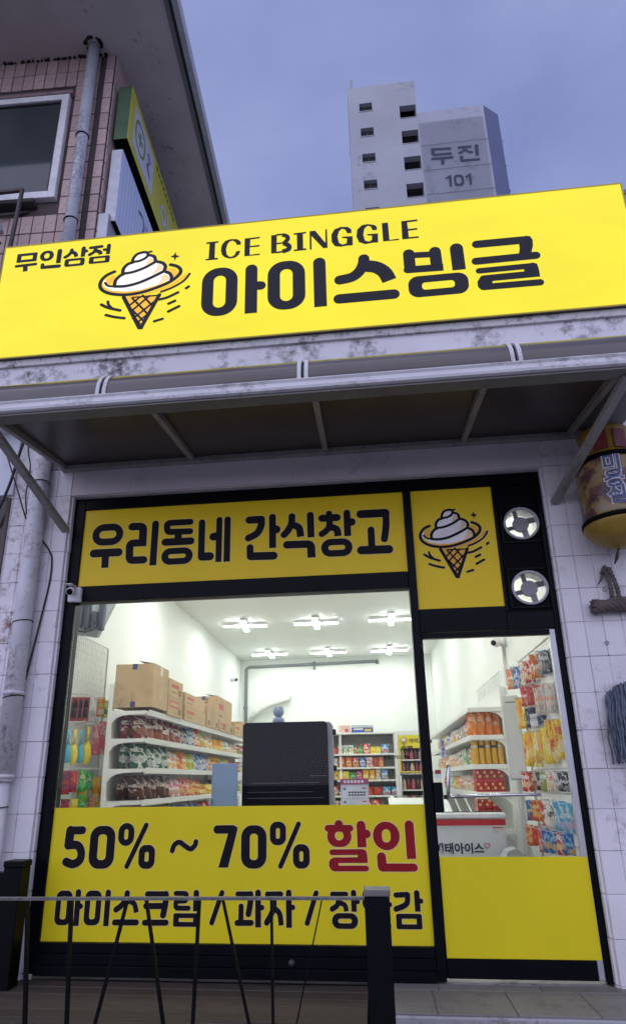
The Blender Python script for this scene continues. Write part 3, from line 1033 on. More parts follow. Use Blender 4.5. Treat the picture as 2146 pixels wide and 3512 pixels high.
# ------------------------------------------------------------------ door
door = thing('glass_door', 'black framed glass door with plain yellow film on its lower half', 'door', (2.93, 0, .01))
def dp(name, m, *bx, b=.002, par=door):
    return MB().box(*bx, b).build(name, m, par)
dp('stile', black_frame, 2.4985, 2.507, -.012, .035, .012, 1.98)
dp('stile', alu, 3.318, 3.353, -.006, .035, .012, 1.98)
dp('rail', black_frame, 2.5075, 3.3175, -.016, .035, .012, .110)
dp('rail', black_frame, 2.5075, 3.3175, -.010, .035, 1.945, 1.98)
MB().box(2.508, 3.3175, .006, .014, .1105, 1.9445).build('pane', pane_glass, door)
MB().box(2.508, 3.3485, -.0075, .003, .1105, .632).build('film', decal_yellow, door)
steel = M('bright_steel', (.62, .62, .63), .16, .05, 6, 0, 1)
h = MB()
h.tube([(2.60, .0, 1.135), (2.60, -.04, 1.150), (2.598, -.062, 1.135), (2.592, -.066, 1.09), (2.586, -.066, 1.0), (2.584, -.062, .968), (2.584, -.04, .955), (2.584, .0, .958)], .0115, 12)
h.build('pull_handle', steel, door, True)
h = MB()
h.tube([(2.56, -.022, .965), (2.66, -.022, .968)], .013, 12).tube([(2.63, -.030, .967), (3.0, -.030, .974), (3.118, -.030, .972), (3.124, -.018, .972), (3.124, .004, .972)], .0095, 12)
h.build('push_bar', steel, door, True)
dp('lock_box', black_frame, 2.500, 2.556, -.05, -.013, .878, 1.050, b=.006)
lk = dp('sticker', M('sticker_white', (.72, .72, .74), .5), 2.566, 2.594, -.0145, .0055, 1.192, 1.302, b=0)
lk2 = dp('sticker', M('sticker_red', (.35, .03, .06), .5), 2.522, 2.556, -.0145, .0055, 1.098, 1.122, b=0)
dp('sticker', MATS['sticker_white'], 2.522, 2.556, -.0140, .0055, 1.072, 1.0975, b=0)
for i, ch in enumerate('당기세요'):
    o = link('lettering', text_data(ch, .022, .0006, .0003), ink, door)
    o.location = (2.5692 - door.location.x, -.0152, 1.279 - i * .0225 - door.location.z)
o = link('lettering', text_data('PULL', .008, .0003, .0003), ink, door)
o.location = (2.570 - door.location.x, -.0152, 1.200 - door.location.z)

t_on = link('lettering', text_data('현금 / 카드 가능', .0245, .0009, .0003), ink, front)
t_on.location = (2.213 - front.location.x, .0005, 1.192)

# ------------------------------------------------------------------ light box sign
sign = thing('sign_box', 'long glowing yellow light box sign with black lettering and cone emblem', 'shop sign', (1.75, -.2, 4.226))
SX0, SX1, SZ0, SZ1 = -.722, 4.23, 4.226, 5.35
MB().box(SX0, SX1, -.296, -.10, SZ0, SZ1, .004).build('case', case_dark, sign)
MB().box(SX0 + .008, SX1 - .008, -.3005, -.2965, SZ0 + .008, SZ1 - .008).build('face', sign_yellow, sign)
MB().box(SX0, SX1, -.303, -.297, SZ1 - .0075, SZ1 + .004).box(SX0, SX1, -.303, -.297, SZ0 - .004, SZ0 + .0075).box(SX0 - .004, SX0 + .0075, -.3029, -.2971, SZ0, SZ1).box(SX1 - .0075, SX1 + .004, -.3029, -.2971, SZ0, SZ1).build('trim', M('sign_trim', (.55, .42, .03), .4), sign)
glyphs(SIGN_BIG, -.3007, .0016, 0, step=.00004).build('lettering', sign_ink, sign)
glyphs(SIGN_LATIN, -.3007, .0016, 0, step=.00004).build('lettering', sign_ink, sign)
glyphs(SIGN_SMALL, -.3007, .0016, 0, step=.00004).build('lettering', sign_ink, sign)
logo(sign, -.3007, (.507, 4.765), (1.61, 1.51), (sign_cream, sign_tan, sign_amber, sign_ink), grow=0)

# ------------------------------------------------------------------ awning
aw = thing('awning', 'curved smoky polycarbonate awning with white metal beam above the shopfront', 'awning', (1.77, -.5, 3.1))
smoke = NT('smoky_polycarbonate')
sv = smoke.coord('Object')
smoke.color(smoke.ramp(smoke.noise(sv, 2.5, 5), (.3, (.078, .062, .060)), (.7, (.10, .082, .078))))
smoke.set(Roughness=.2)
smoke.b.inputs['Transmission Weight'].default_value = .04
smoke.b.inputs['Specular IOR Level'].default_value = .3
smoke.bump(smoke.noise(smoke.coord('Object', (1, .35, 1)), 2.2, 2), .05, .03)
AX0, AX1 = -.085, 3.96
prof = [(-1.045, 3.245), (-1.046, 3.30), (-1.035, 3.37), (-1.005, 3.43), (-.955, 3.478), (-.89, 3.52), (-.80, 3.557), (-.65, 3.60), (-.45, 3.64), (-.25, 3.665), (-.085, 3.675)]
_P = _smooth([(a_, b_) for a_, b_ in prof])
prof = _P[::2] + ([_P[-1]] if len(_P) % 2 == 0 else [])
def pz(y):
    for (a, b), (c, d) in zip(prof, prof[1:]):
        if a <= y <= c:
            return b + (d - b) * (y - a) / (c - a)
    return prof[-1][1]
ribx = [AX0 + .02, .925, 1.91, 2.885, 3.612]
clipx = [-.60, .62, 1.845, 3.06, 3.90]
edges = [AX0, .62, 1.845, 3.06, AX1]
for a, b in zip(edges, edges[1:]):
    outer = prof
    inner = [(y + .004, z - .006) for y, z in prof][::-1]
    MB().profile_x(outer + inner, a + .004, b - .004).build('panel', smoke.m, aw)
for x in (.62, 1.845, 3.06):
    for dx in (-.030, .012):
        o_ = [(y - .006 if z < 3.5 else y, z + .006) for y, z in prof]
        i_ = [(y, z + .0005) for y, z in prof][::-1]
        MB().profile_x(o_ + i_, x + dx, x + dx + .022).build('joint_strip', beam_white, aw)
beam_prof = [(-1.052, 3.205), (-1.068, 3.212), (-1.072, 3.228), (-1.062, 3.240), (-1.058, 3.262), (-1.066, 3.276), (-1.056, 3.288), (-1.03, 3.288), (-1.02, 3.25), (-.955, 3.24), (-.955, 3.197)]
MB().profile_x(beam_prof, AX0 - .02, AX1 + .02).build('front_beam', beam_white, aw)
MB().box(AX0 - .01, AX1 + .01, -1.050, -.956, 3.188, 3.1965).build('beam_shade_strip', M('beam_shade_olive', (.17, .165, .15), .55), aw)  # plate added under the beam, its dark colour stands for the underside's shade
MB().box(AX0 + .05, AX1 - .05, -.9545, -.935, 3.204, 3.216).build('lip', M('pale_trim', (.48, .42, .42), .6), aw)
MB().box(AX0, AX1, -.13, -.083, 3.305, 3.345, .003).build('wall_rail', strut_grey, aw)
for i, x in enumerate(ribx):
    m_ = MB().bar((x, -.13, 3.338), (x, -.956, 3.218), .036, .045)
    m_.build('rib', strut_grey, aw)
# flat sheet closing the box from below, underside shade put into its colour
MB().add([(x, y, z) for dz in (0, .005) for x, y, z in ((AX0 + .02, -.084, 3.352 + dz), (AX1 - .02, -.084, 3.352 + dz), (AX1 - .02, -.956, 3.242 + dz), (AX0 + .02, -.956, 3.242 + dz))],
         [(0, 1, 2, 3), (7, 6, 5, 4), (0, 4, 5, 1), (1, 5, 6, 2), (2, 6, 7, 3), (3, 7, 4, 0)]).build('lower_sheet', M('smoky_sheet_shade', (.062, .051, .048), .3, .15, 2), aw)
for x, xe in ((-.012, -.11), (3.45, 3.66)):
    m_ = MB().bar((x, -.085, 2.83), (xe, -.985, 3.185), .05, .036)
    m_.build('brace', strut_grey, aw)

# ------------------------------------------------------------------ railing round the deck
rail = thing('deck_railing', 'black metal railing with slanting rods and grey capped corner post', 'railing', (1.0, -1.0, -.02))
rail_black = M('railing_black', (.003, .0035, .005), .42, .3, 20, spec=.12)
MB().box(2.083, 2.193, -1.055, -.945, -.45, .585, .004).build('post', rail_black, rail)
MB().box(2.079, 2.197, -1.059, -.941, .5855, .612, .004).build('post_cap', M('cap_grey', (.16, .15, .14), .5), rail)
MB().bar((-1.4, -1.0, .552), (2.0825, -1.0, .571), .03, .012).build('top_rail', M('worn_rail', (.13, .125, .12), .45, .4, 30), rail)
for (x0, z0), (x1, z1), w in [((.505, .556), (.565, -.02), .016), ((.72, .557), (.755, -.02), .016), ((.99, .559), (.86, -.02), .014), ((1.08, .560), (1.21, -.02), .014), ((1.33, .561), (1.318, -.02), .015),
                        ((1.44, .561), (1.595, -.02), .012), ((1.663, .562), (1.673, -.02), .012), ((1.892, .564), (1.745, -.02), .006)]:
    MB().bar((x0, -1.0, z0), (x1, -1.0, z1), w, w).build('rod', rail_black, rail)
lp = thing('railing_post', 'short black capped post beside the left end of the window', 'post', (0, -.2, -.02))
MB().box(-.060, .052, -.26, -.15, -.04, .605, .004).build('shaft', rail_black, lp)
MB().box(-.064, .056, -.264, -.146, .6055, .640, .004).build('cap', rail_black, lp)
MB().box(-.9, -.0605, -.24, -.17, -.04, .575, .004).build('side_board', rail_black, lp)

# ------------------------------------------------------------------ pipes and cables on the left
pipe_paint = dirty_paint('pipe_paint', (.62, .61, .65), (.22, .18, .18), .62, 7, (1, 1, .3), .55, 0, .3)
pipe = thing('downpipe', 'white painted downpipe with flaking paint left of the shopfront', 'drain pipe', (-.215, -.155, -.45))
MB().tube([(-.195, -.155, -.45), (-.20, -.155, 1.12)], .047, 18, True).build('lower_pipe', pipe_paint, pipe, True)
MB().tube([(-.20, -.155, 1.121), (-.222, -.155, 3.44)], .062, 18, True).build('upper_pipe', pipe_paint, pipe, True)
for z, r in ((1.12, .066), (1.10, .06), (1.645, .067)):
    MB().tube([(-.20 - (z - 1.1) * .0095, -.155, z - .012), (-.20 - (z - 1.1) * .0095, -.155, z + .012)], r, 18).build('collar', pipe_paint, pipe, True)
for z in (.93, 1.62, 2.13, 3.19):
    r = .0645 if z > 1.12 else .0495
    n = 18
    MB().tube([(-.198 - max(0, z - 1.1) * .0095 + r * math.cos(2 * math.pi * k / n), -.155 + r * math.sin(2 * math.pi * k / n), z + .01 * math.cos(2 * math.pi * k / n)) for k in range(n + 1)], .0035, 6).build('wire_tie', rail_black, pipe)
cab = M('cable_black', (.012, .011, .012), .5)
def cable(pts, r, lab):
    P = [Vector(p) for p in pts]
    S = []
    for i in range(len(P) - 1):
        p0, p1, p2, p3 = P[max(i - 1, 0)], P[i], P[i + 1], P[min(i + 2, len(P) - 1)]
        for k in range(6):
            t = k / 6
            S.append(.5 * (2 * p1 + (p2 - p0) * t + (2 * p0 - 5 * p1 + 4 * p2 - p3) * t * t + (3 * p1 - p0 - 3 * p2 + p3) * t ** 3))
    S.append(P[-1])
    return tag(MB().tube(S, r, 8).build('cable', cab, None, True), lab, 'cable')
cable([(-.17, -.10, 2.75), (-.12, -.088, 2.68), (-.09, -.09, 2.61), (-.085, -.09, 2.45), (-.11, -.095, 2.2), (-.14, -.10, 1.95), (-.165, -.105, 1.74)], .006, 'thin dark cable bowing out beside the white downpipe')
cable([(-.64, -.2, 3.78), (-.52, -.2, 3.50), (-.43, -.2, 3.29), (-.35, -.2, 3.10), (-.31, -.2, 3.0), (-.28, -.17, 2.9)], .006, 'slack black cable slanting down behind the awning brace to the pipe')
cable([(-.33, -.2, 3.62), (-.32, -.2, 3.45), (-.285, -.2, 3.3), (-.29, -.2, 3.08), (-.275, -.18, 2.93)], .0055, 'black cable hanging straight down between awning end and downpipe')
cable([(-.36, -.14, 3.75), (-.42, -.14, 3.50), (-.47, -.14, 3.2), (-.56, -.14, 2.9)], .011, 'thick black cable leaning left over the dark side window')
# dark side window and leaning board of the house next door
sw = thing('side_window', 'dark window on the tiled wall behind the hanging cables', 'window', (-.8, -.085, 2.5))
MB().box(-1.15, -.50, -.090, -.0835, 2.45, 3.10).build('pane', M('dark_pane', (.035, .028, .03), .15), sw)
MB().box(-.50, -.47, -.096, -.0835, 2.42, 3.12, .002).box(-1.15, -.5005, -.096, -.0835, 3.1005, 3.13, .002).build('frame', M('brown_frame', (.07, .045, .04), .5), sw)
pb = tag(MB().box(-.60, -.46, -.10, -.084, 3.14, 3.72, .003).build('signboard', M('pale_board', (.62, .66, .74), .4, .12, 6)), 'narrow pale blue board above the dark side window', 'board')

# ------------------------------------------------------------------ things on the right hand wall
# barber lantern
lan_y = M('lantern_yellow', (.30, .19, .025), .42, .25, 7)
lan = thing('hanging_lantern', 'yellow drum shaped salon lantern with faded printed wrap', 'lantern sign', (3.745, -.30, 2.42))
LC = (3.745, -.30, 0)
MB().lathe([(.012, 2.412), (.05, 2.414), (.058, 2.425), (.10, 2.437), (.15, 2.468), (.188, 2.51), (.205, 2.545), (.205, 2.556)], LC, 40).build('bowl', lan_y, lan, True)
MB().lathe([(.203, 2.5565), (.212, 2.56), (.212, 2.582), (.203, 2.586)], LC, 40).build('lower_rim', black_matte, lan, True)
wrap = NT('lantern_print')
wv = wrap.coord('Object')
a_ = wrap.noise(wv, 6, 4, .6)
c_ = wrap.ramp(a_, (.38, (.035, .016, .018)), (.50, (.13, .06, .06)), (.56, (.28, .20, .06)), (.68, (.24, .19, .18)))
wrap.color(c_)
wrap.set(Roughness=.3)
MB().lathe([(.196, 2.5865), (.198, 2.60), (.198, 2.945), (.196, 2.958)], LC, 40).build('drum', wrap.m, lan, True)
MB().lathe([(.203, 2.9585), (.210, 2.962), (.210, 2.985), (.20, 2.99)], LC, 40).build('upper_rim', black_matte, lan, True)
MB().lathe([(.17, 2.9905), (.168, 3.0), (.150, 3.02), (.148, 3.17), (.155, 3.20), (.10, 3.235), (.02, 3.24)], LC, 40).build('neck', lan_y, lan, True)
mb = MB()
for a0 in (-2.35, -1.55):
    n = 8
    vs = [(LC[0] + r * math.cos(a0 + .55 * k / n), LC[1] + r * math.sin(a0 + .55 * k / n), z) for r in (.1535, .160) for z in (3.03, 3.16) for k in range(n + 1)]
    m = n + 1
    mb.add(vs, [(k, k + 1, m + k + 1, m + k) for k in range(n)] + [(2 * m + k, 2 * m + k + 1, 3 * m + k + 1, 3 * m + k) for k in range(n)] + [(k, k + 1, 2 * m + k + 1, 2 * m + k) for k in range(n)] + [(m + k, m + k + 1, 3 * m + k + 1, 3 * m + k) for k in range(n)])
mb.build('neck_panel', M('lantern_red', (.20, .025, .025), .4), lan)
def wrapped(body, size, bold, z, ang, r, m, nm):
    me = text_data(body, size, bold, .002)
    xs = [v.co.x for v in me.vertices]
    cx = (min(xs) + max(xs)) / 2
    for v in me.vertices:
        a = ang + (v.co.x - cx) / r
        rr = r - v.co.y
        v.co = (LC[0] + rr * math.cos(a), LC[1] + rr * math.sin(a), z + v.co.z)
    link(nm, me, m, lan)
for i, ch in enumerate('미용실'):
    wrapped(ch, .125, .009, 2.862 - i * .108, -1.84, .1985, M('lantern_white_line', (.62, .60, .64), .4), 'lettering_border')
    wrapped(ch, .125, .003, 2.862 - i * .108, -1.84, .2010, M('lantern_blue', (.06, .09, .20), .4), 'lettering')
MB().tube([(3.745, -.30, 3.238), (3.745, -.30, 3.262), (3.745, -.085, 3.262)], .012, 8).build('hanger', rail_black, lan)
MB().tube([(3.722, -.29, 2.413), (3.715, -.26, 2.36), (3.712, -.22, 2.335)], [.006, .011, .004], 8).build('ribbon', M('ribbon_brown', (.06, .035, .03), .8), lan)

straw = dirty_paint('straw_rope', (.13, .105, .095), (.04, .03, .03), .5, 14, (1, 1, 1), .9, 0, .4)
sb = thing('straw_bundle', 'plaited straw roll hung from two rope loops on the tiles', 'straw ornament', (3.72, -.14, 2.05))
for q in range(7):
    r = .030
    a0 = q * 2 * math.pi / 7
    pts = [(3.565 + .34 * t, -.135 + r * math.cos(a0 + 9 * t), 2.080 + .02 * t + r * math.sin(a0 + 9 * t) + .006 * math.sin(20 * t + q)) for t in [k / 30 for k in range(31)]]
    MB().tube(pts, .0165, 7).build('strand', straw, sb, True)
for x0, x1 in ((3.694, 3.676), (3.738, 3.705)):
    pts = [(x0 + (x1 - x0) * t + .012 * math.sin(3 * t), -.125 + .004 * math.sin(60 * t), 2.115 + .21 * t) for t in [k / 24 for k in range(25)]]
    rr = [.0135 + .003 * math.sin(k * 2.1) for k in range(25)]
    MB().tube(pts, rr, 8).build('rope', straw, sb, True)
MB().tube([(3.665, -.12, 2.300), (3.685, -.115, 2.345), (3.712, -.115, 2.335), (3.70, -.12, 2.30)], .017, 8).build('knot', straw, sb, True)
MB().tube([(3.672, -.115, 2.31), (3.655, -.11, 2.27), (3.632, -.105, 2.235)], [.008, .007, .003], 6).build('tail', straw, sb, True)
MB().tube([(3.700, -.10, 2.35), (3.702, -.083, 2.37)], .004, 6).build('nail', rail_black, sb)
for x, z in ((3.672, 2.205), (3.63, 1.86)):
    n = 12
    tag(MB().tube([(x + .011 * math.cos(2 * math.pi * k / n), -.088, z + .011 * math.sin(2 * math.pi * k / n)) for k in range(n + 1)], .003, 6).build('wall_ring', grey_metal), 'tiny metal ring on the tiles ' + ('behind the straw ropes' if z > 2 else 'between straw roll and mop'), 'ring')

mop = thing('mop', 'blue grey string mop head hanging on the white tiles', 'mop', (3.66, -.12, 1.18))
mop_m = [M('mop_yarn_a', (.135, .165, .22), .95, .25, 30), M('mop_yarn_b', (.085, .105, .15), .95, .25, 30), M('mop_yarn_c', (.18, .215, .27), .95, .25, 30)]
rm = random.Random(3)
for i in range(150):
    t = rm.random()
    xt = 3.565 + .20 * t
    top = 1.535 + .065 * math.sin(min(1, t * 1.6) * math.pi / 2) + rm.uniform(-.012, .012)
    y = -.10 - rm.random() * .05
    bot = 1.18 + rm.uniform(-.05, .09) + .01 * t
    xb = 3.553 + .205 * t + rm.uniform(-.025, .025)
    ph = rm.uniform(0, 6)
    pts = [(xt + (xb - xt) * k / 9 - .012 * math.sin(k / 9 * math.pi) * (1 - t) + rm.uniform(.002, .007) * math.sin(ph + k * 1.3), y - .018 * math.sin(min(1, k / 4) * math.pi / 2), top + (bot - top) * k / 9) for k in range(10)]
    MB().tube(pts, .0044, 5).build('yarn', mop_m[i % 3], mop, True)
MB().box(3.585, 3.80, -.105, -.084, 1.535, 1.56, .004).build('holder', grey_metal, mop)

# outdoor camera on the frame
cc = thing('security_camera', 'white bullet camera on a square base at the frame corner', 'camera', (.085, -.03, 2.31))
MB().box(.045, .138, -.062, -.0225, 2.292, 2.398, .006).build('base', white_plastic, cc)
MB().tube([(.088, -.062, 2.372), (.088, -.085, 2.366)], .016, 12).build('joint', white_plastic, cc, True)
MB().tube([(.082, -.072, 2.372), (.104, -.152, 2.338)], .026, 16).build('barrel', white_plastic, cc, True)
MB().tube([(.104, -.1515, 2.3383), (.1045, -.157, 2.336)], .021, 16).build('lens', black_matte, cc, True)
MB().box(.066, .110, -.150, -.062, 2.396, 2.400).build('sunshade', white_plastic, cc)

# ------------------------------------------------------------------ pink tiled house next door
NB = Matrix.Translation((-.28, .3, 0)) @ Matrix.Rotation(R(2.0), 4, 'Z')
house = thing('tiled_house', 'two storey house with pink wall tiles and wide dark eaves', 'house', (-.28, .3, 0), rotz=R(2.0), world=False)
grout = dirty_paint('grout_dark', (.10, .075, .075), (.015, .013, .012), .6, 4, (1, 1, .3), .9)
hx = lambda x: x + .28
hy = lambda y: y - .3
def hb(name, m, *b, par=house, c=0):
    return MB().box(*b, c).build(name, m, par)
hb('wall', grout, -6.5, 0, .012, 9, 4.45, 8.6)
hb('lower_wall', M('lower_wall_paint', (.6, .58, .6), .7), -6.5, -1.45, -.2, 9, -.45, 4.449)
pink = dirty_paint('pink_tile', (.60, .435, .41), (.14, .10, .09), .25, 5, (1, 1, .5), .45, .25, .12)
me_p = MB().box(-.0565, .0565, -.014, 0, -.1075, .1075, .004).mesh('pink_tile')
me_p.materials.append(pink)
me_pc = MB().box(-.044, .044, -.014, 0, -.1075, .1075, .004).mesh('pink_tile_cut')
me_pc.materials.append(pink)
def ptile(me, x, z, y=.012, rz=0):
    o = link('wall_tile', me, None, house)
    o.location = (x, y - random.uniform(0, .003), z)
    o.rotation_euler = (random.uniform(-.01, .01), 0, rz)
PW, PH = .121, .225
WX0, WX1, WZ0, WZ1 = -2.10, -.43, 6.54, 7.98
for r in range(15):
    z = 8.50 - PH * r
    for c in range(15):
        x = -.155 - PW * (c + .5)
        if WX0 - .03 < x < WX1 + .06 and WZ0 - .11 < z < WZ1 + .11:
            continue
        ptile(me_p, x, z)
    ptile(me_pc, -.047, z)                 # corner column beyond the pipe
    for c in range(5):
        ptile(me_p, .0, z, .02 + PW * (c + .5), math.pi / 2)
# window
win = hb('window', M('window_white', (.80, .80, .82), .45), WX1 - .075, WX1, -.05, .013, WZ0, WZ1, c=.004)
for b in ((WX0, WX1 - .0755, -.05, .013, WZ1 - .075, WZ1), (WX0, WX1 - .0755, -.05, .013, WZ0, WZ0 + .085), (WX0, WX0 + .075, -.0495, .013, WZ0 + .086, WZ1 - .076)):
    hb('frame', MATS['window_white'], *b, par=win, c=.004)
for b in ((WX1 - .10, WX1 - .0755, -.03, .0, WZ0 + .086, WZ1 - .076), (WX0 + .08, WX1 - .1005, -.03, .0, WZ1 - .10, WZ1 - .0765)):
    hb('sash', M('sash_dark', (.02, .022, .024), .4), *b, par=win)
dg = NT('dark_glass')
dg.color(dg.ramp(dg.noise(dg.coord('Object', (1, 1, .4)), 1.2, 2), (.3, (.035, .045, .05)), (.7, (.065, .08, .085))))
dg.set(Roughness=.06)
hb('pane', dg.m, WX0 + .08, WX1 - .101, -.018, -.008, WZ0 + .0865, WZ1 - .1005, par=win)
hb('lintel', dirty_paint('lintel_pink', (.30, .21, .21), (.08, .06, .06), .5, 5), -2.2, -.40, -.05, .0115, WZ1 + .012, WZ1 + .06, c=.003)
hb('sill', M('sill_dark', (.05, .045, .045), .7), -2.2, -.62, -.085, .0115, WZ0 - .085, WZ0 - .035, c=.003)
# roof with wide soffit
soffit_m = dirty_paint('soffit_paint', (.54, .48, .465), (.03, .027, .027), -.05, 2.6, (1, 1, 1), .85, 0, .2)
roof = hb('roof', soffit_m, -6.5, .70, -1.2, 11, 8.602, 8.76)
hb('gutter', M('gutter_pale', (.42, .43, .45), .4), .735, .80, -1.2, 11, 8.60, 8.78, par=roof, c=.004)
hb('fascia', M('fascia_dark', (.03, .028, .03), .7), .7005, .7345, -1.2, 11, 8.62, 8.78, par=roof)
hb('drip_edge', M('drip_grey', (.16, .16, .17), .6), .66, .70, -1.2, 11, 8.588, 8.6015, par=roof)
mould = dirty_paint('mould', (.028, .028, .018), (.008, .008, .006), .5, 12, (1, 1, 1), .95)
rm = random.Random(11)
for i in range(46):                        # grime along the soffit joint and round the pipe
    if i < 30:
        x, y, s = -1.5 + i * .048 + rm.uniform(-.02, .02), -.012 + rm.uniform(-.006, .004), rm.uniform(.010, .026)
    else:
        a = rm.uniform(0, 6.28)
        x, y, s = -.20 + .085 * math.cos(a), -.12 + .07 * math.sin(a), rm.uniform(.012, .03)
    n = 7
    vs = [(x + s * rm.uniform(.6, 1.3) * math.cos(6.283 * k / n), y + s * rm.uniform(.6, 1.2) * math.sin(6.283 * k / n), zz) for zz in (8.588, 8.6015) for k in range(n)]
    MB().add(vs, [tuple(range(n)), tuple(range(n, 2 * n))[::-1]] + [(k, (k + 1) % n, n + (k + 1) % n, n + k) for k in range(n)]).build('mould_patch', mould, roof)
dpz = thing('downpipe', 'pale grey downpipe on the pink tiled wall under the eaves', 'drain pipe', (-.48, .2, 5.3))
MB().tube([(-.474, .20, 5.25), (-.480, .20, 8.60)], .056, 20).build('pipe', dirty_paint('pipe_grey', (.56, .59, .64), (.2, .2, .22), .55, 5, (1, 1, .25), .4), dpz, True)
for z in (7.27, 6.16):
    n = 20
    MB().tube([(-.478 + .060 * math.cos(2 * math.pi * k / n), .20 + .060 * math.sin(2 * math.pi * k / n), z + .012 * math.sin(2 * math.pi * k / n + .6)) for k in range(n + 1)], .007, 6).build('pipe_clip', rail_black, dpz)
    MB().bar((-.54, .21, z), (-.56, .31, z + .01), .02, .02).build('pipe_bracket', rail_black, dpz)
ab = thing('wall_bracket', 'rusty steel frame with bent white pipe below the upper window', 'bracket', (-1.2, .2, 6.4))
MB().bar((-1.75, .10, 6.50), (-.955, .10, 6.50), .03, .03).bar((-.955, .10, 6.515), (-.985, .10, 5.6), .028, .028).bar((-1.75, .10, 6.2), (-.98, .28, 6.42), .022, .022).build('frame', M('bracket_rust', (.07, .06, .06), .6, .4, 12), ab)
P = [(-1.34, .02, 6.86), (-1.30, .02, 6.78), (-1.29, .02, 6.64), (-1.26, .02, 6.48), (-1.20, .02, 6.30), (-1.12, .02, 6.10), (-1.04, .02, 5.9)]
MB().tube(P, .028, 12).build('pipe', M('pipe_pale', (.42, .42, .44), .45), ab, True)
MB().bar((-1.34, .06, 6.30), (-1.06, .06, 5.82), .035, .02).build('strap', MATS['bracket_rust'], ab)

# sign boxes on the side wall of the house
def side_sign(name, lab, x0, x1, y0, y1, z0, z1, m_face, m_end, m_bot):
    t = thing(name, lab, 'shop sign', (-.28, .3, 0), rotz=R(2.0), world=False)
    X0, X1 = hx(x0), hx(x1)
    MB().box(X0, X1 - .006, hy(y0) + .004, hy(y1), z0 + .004, z1, .003).build('case', m_end, t)
    MB().box(X1 - .0055, X1, hy(y0) + .0045, hy(y1), z0 + .005, z1 - .002).build('face', m_face, t)
    MB().box(X0, X1, hy(y0), hy(y1), z0, z0 + .0035).build('bottom', m_bot, t)
    MB().bar((X0 - .10, hy(y0) + .12, z0 + .25), (X0, hy(y0) + .12, z0 + .25), .02, .05).build('mount', rail_black, t)
    return t
yface = M('side_sign_yellow', (.60, .58, .05), .4, .1, 3)
s1 = side_sign('sign_box', 'yellow green sign box with white panel under the eaves of the tiled house', -.235, -.085, .37, 4.0, 7.41, 8.20, yface, M('side_sign_green', (.09, .17, .09), .5), black_matte)
wp = M('side_panel_white', (.62, .63, .70), .4)
gb = lambda nm, m, y0, y1, z0, z1, d=.003: MB().box(hx(-.085) + .0003, hx(-.085) + d, hy(y0), hy(y1), z0, z1).build(nm, m, s1)
gb('panel', wp, .50, 1.16, 7.52, 8.10)
def on_side(items, y0, z0, sc, m, par, xx, nm='lettering'):
    mb = glyphs(items, 0, .0015, 0, step=.00003)
    mb.v = [(hx(xx) - v[1], hy(y0) + v[0] * sc, z0 + v[2] * sc) for v in mb.v]
    mb.build(nm, m, par)
ring = [('q', 0, 0, 170, 215, 170, 0, 0, 135, 180, 135), ('s', 40, 'rr', [-70, 0, 70, 0], 0), ('s', 40, 'rr', [0, -90, 0, 90], 0)]
on_side(ring, .70, 7.82, .95, M('side_green', (.20, .27, .06), .5), s1, -.0815)
on_side([('s', 30, 'rr', [-60, 120, 10, 60, -40, -20, 40, -110], 1), ('s', 26, 'rr', [-80, -60, 60, -140], 0), ('s', 26, 'rr', [-30, 170, 60, 120], 0)], 1.0, 7.80, .9, M('side_slate', (.12, .14, .17), .5), s1, -.0815)
blue_l = M('side_lilac', (.22, .22, .38), .5)
on_side([('q', 0, 0, 120, 150, 110, 0, 0, 70, 100, 65), ('s', 55, 'rb', [200, 230, 200, -220], 0), ('s', 45, 'rr', [200, 20, 290, 20], 0)], 1.60, 7.72, .9, wp, s1, -.0815)
on_side([('q', 0, 0, 110, 140, 100, 0, 0, 72, 102, 66), ('s', 36, 'rb', [200, 220, 200, -210], 0), ('s', 30, 'rr', [200, 20, 285, 20], 0)], 1.60, 7.72, .9, blue_l, s1, -.0835)
on_side([('s', 30, 'bb', [k * 90, 0, k * 90 + 60, 10], 0) for k in range(9)], 1.25, 8.10, 1, M('side_ink', (.03, .03, .02), .5), s1, -.0815)
pf = NT('side_sign_pale')
pv = pf.coord('Object', (1, 1, 1))
wvn = pf.node('ShaderNodeTexWave', Scale=4.0, Distortion=.4)
wvn.bands_direction = 'Y'
pf.l.new(pv, wvn.inputs[0])
pf.color(pf.ramp(wvn.outputs[1], (.2, (.52, .62, .86)), (.8, (.74, .78, .92))))
pf.set(Roughness=.3)
s2 = side_sign('sign_box', 'pale blue white fluted sign box below the yellow one on the tiled house', -.235, -.120, .37, 3.2, 6.30, 7.27, pf.m, M('side_case_white', (.68, .70, .76), .45), black_matte)
on_side([('s', 60, 'rr', [-100, 60, 40, 110, 120, 20, 90, -120], 1), ('s', 40, 'rr', [200, 100, 330, 60], 0)], 1.02, 7.0, .8, M('side_violet', (.20, .17, .30), .5), s2, -.1195)
s3 = side_sign('sign_box', 'small plain grey sign box lowest on the side of the tiled house', -.27, -.165, .32, 2.6, 5.5, 6.36, M('side_grey', (.33, .35, .38), .5), MATS['side_case_white'], black_matte)

# ------------------------------------------------------------------ apartment tower
TY = 33.0
tw_m = dirty_paint('tower_paint', (.42, .435, .48), (.20, .19, .19), .10, .35, (1, 1, .4), .8, 0, .1)
tw2_m = dirty_paint('tower_rib_paint', (.42, .44, .51), (.2, .2, .23), .1, .3, (1, 1, .3), .8, 0, .1)
tower = thing('apartment_tower', 'grey white apartment tower with stair block and painted name on ribbed wall', 'apartment building', (8, 36, -.45))
X0, X1, ZT = 2.545, 8.04, 55.9
def tb(name, m, *b, par=tower, c=0):
    return MB().box(*b, c).build(name, m, par)
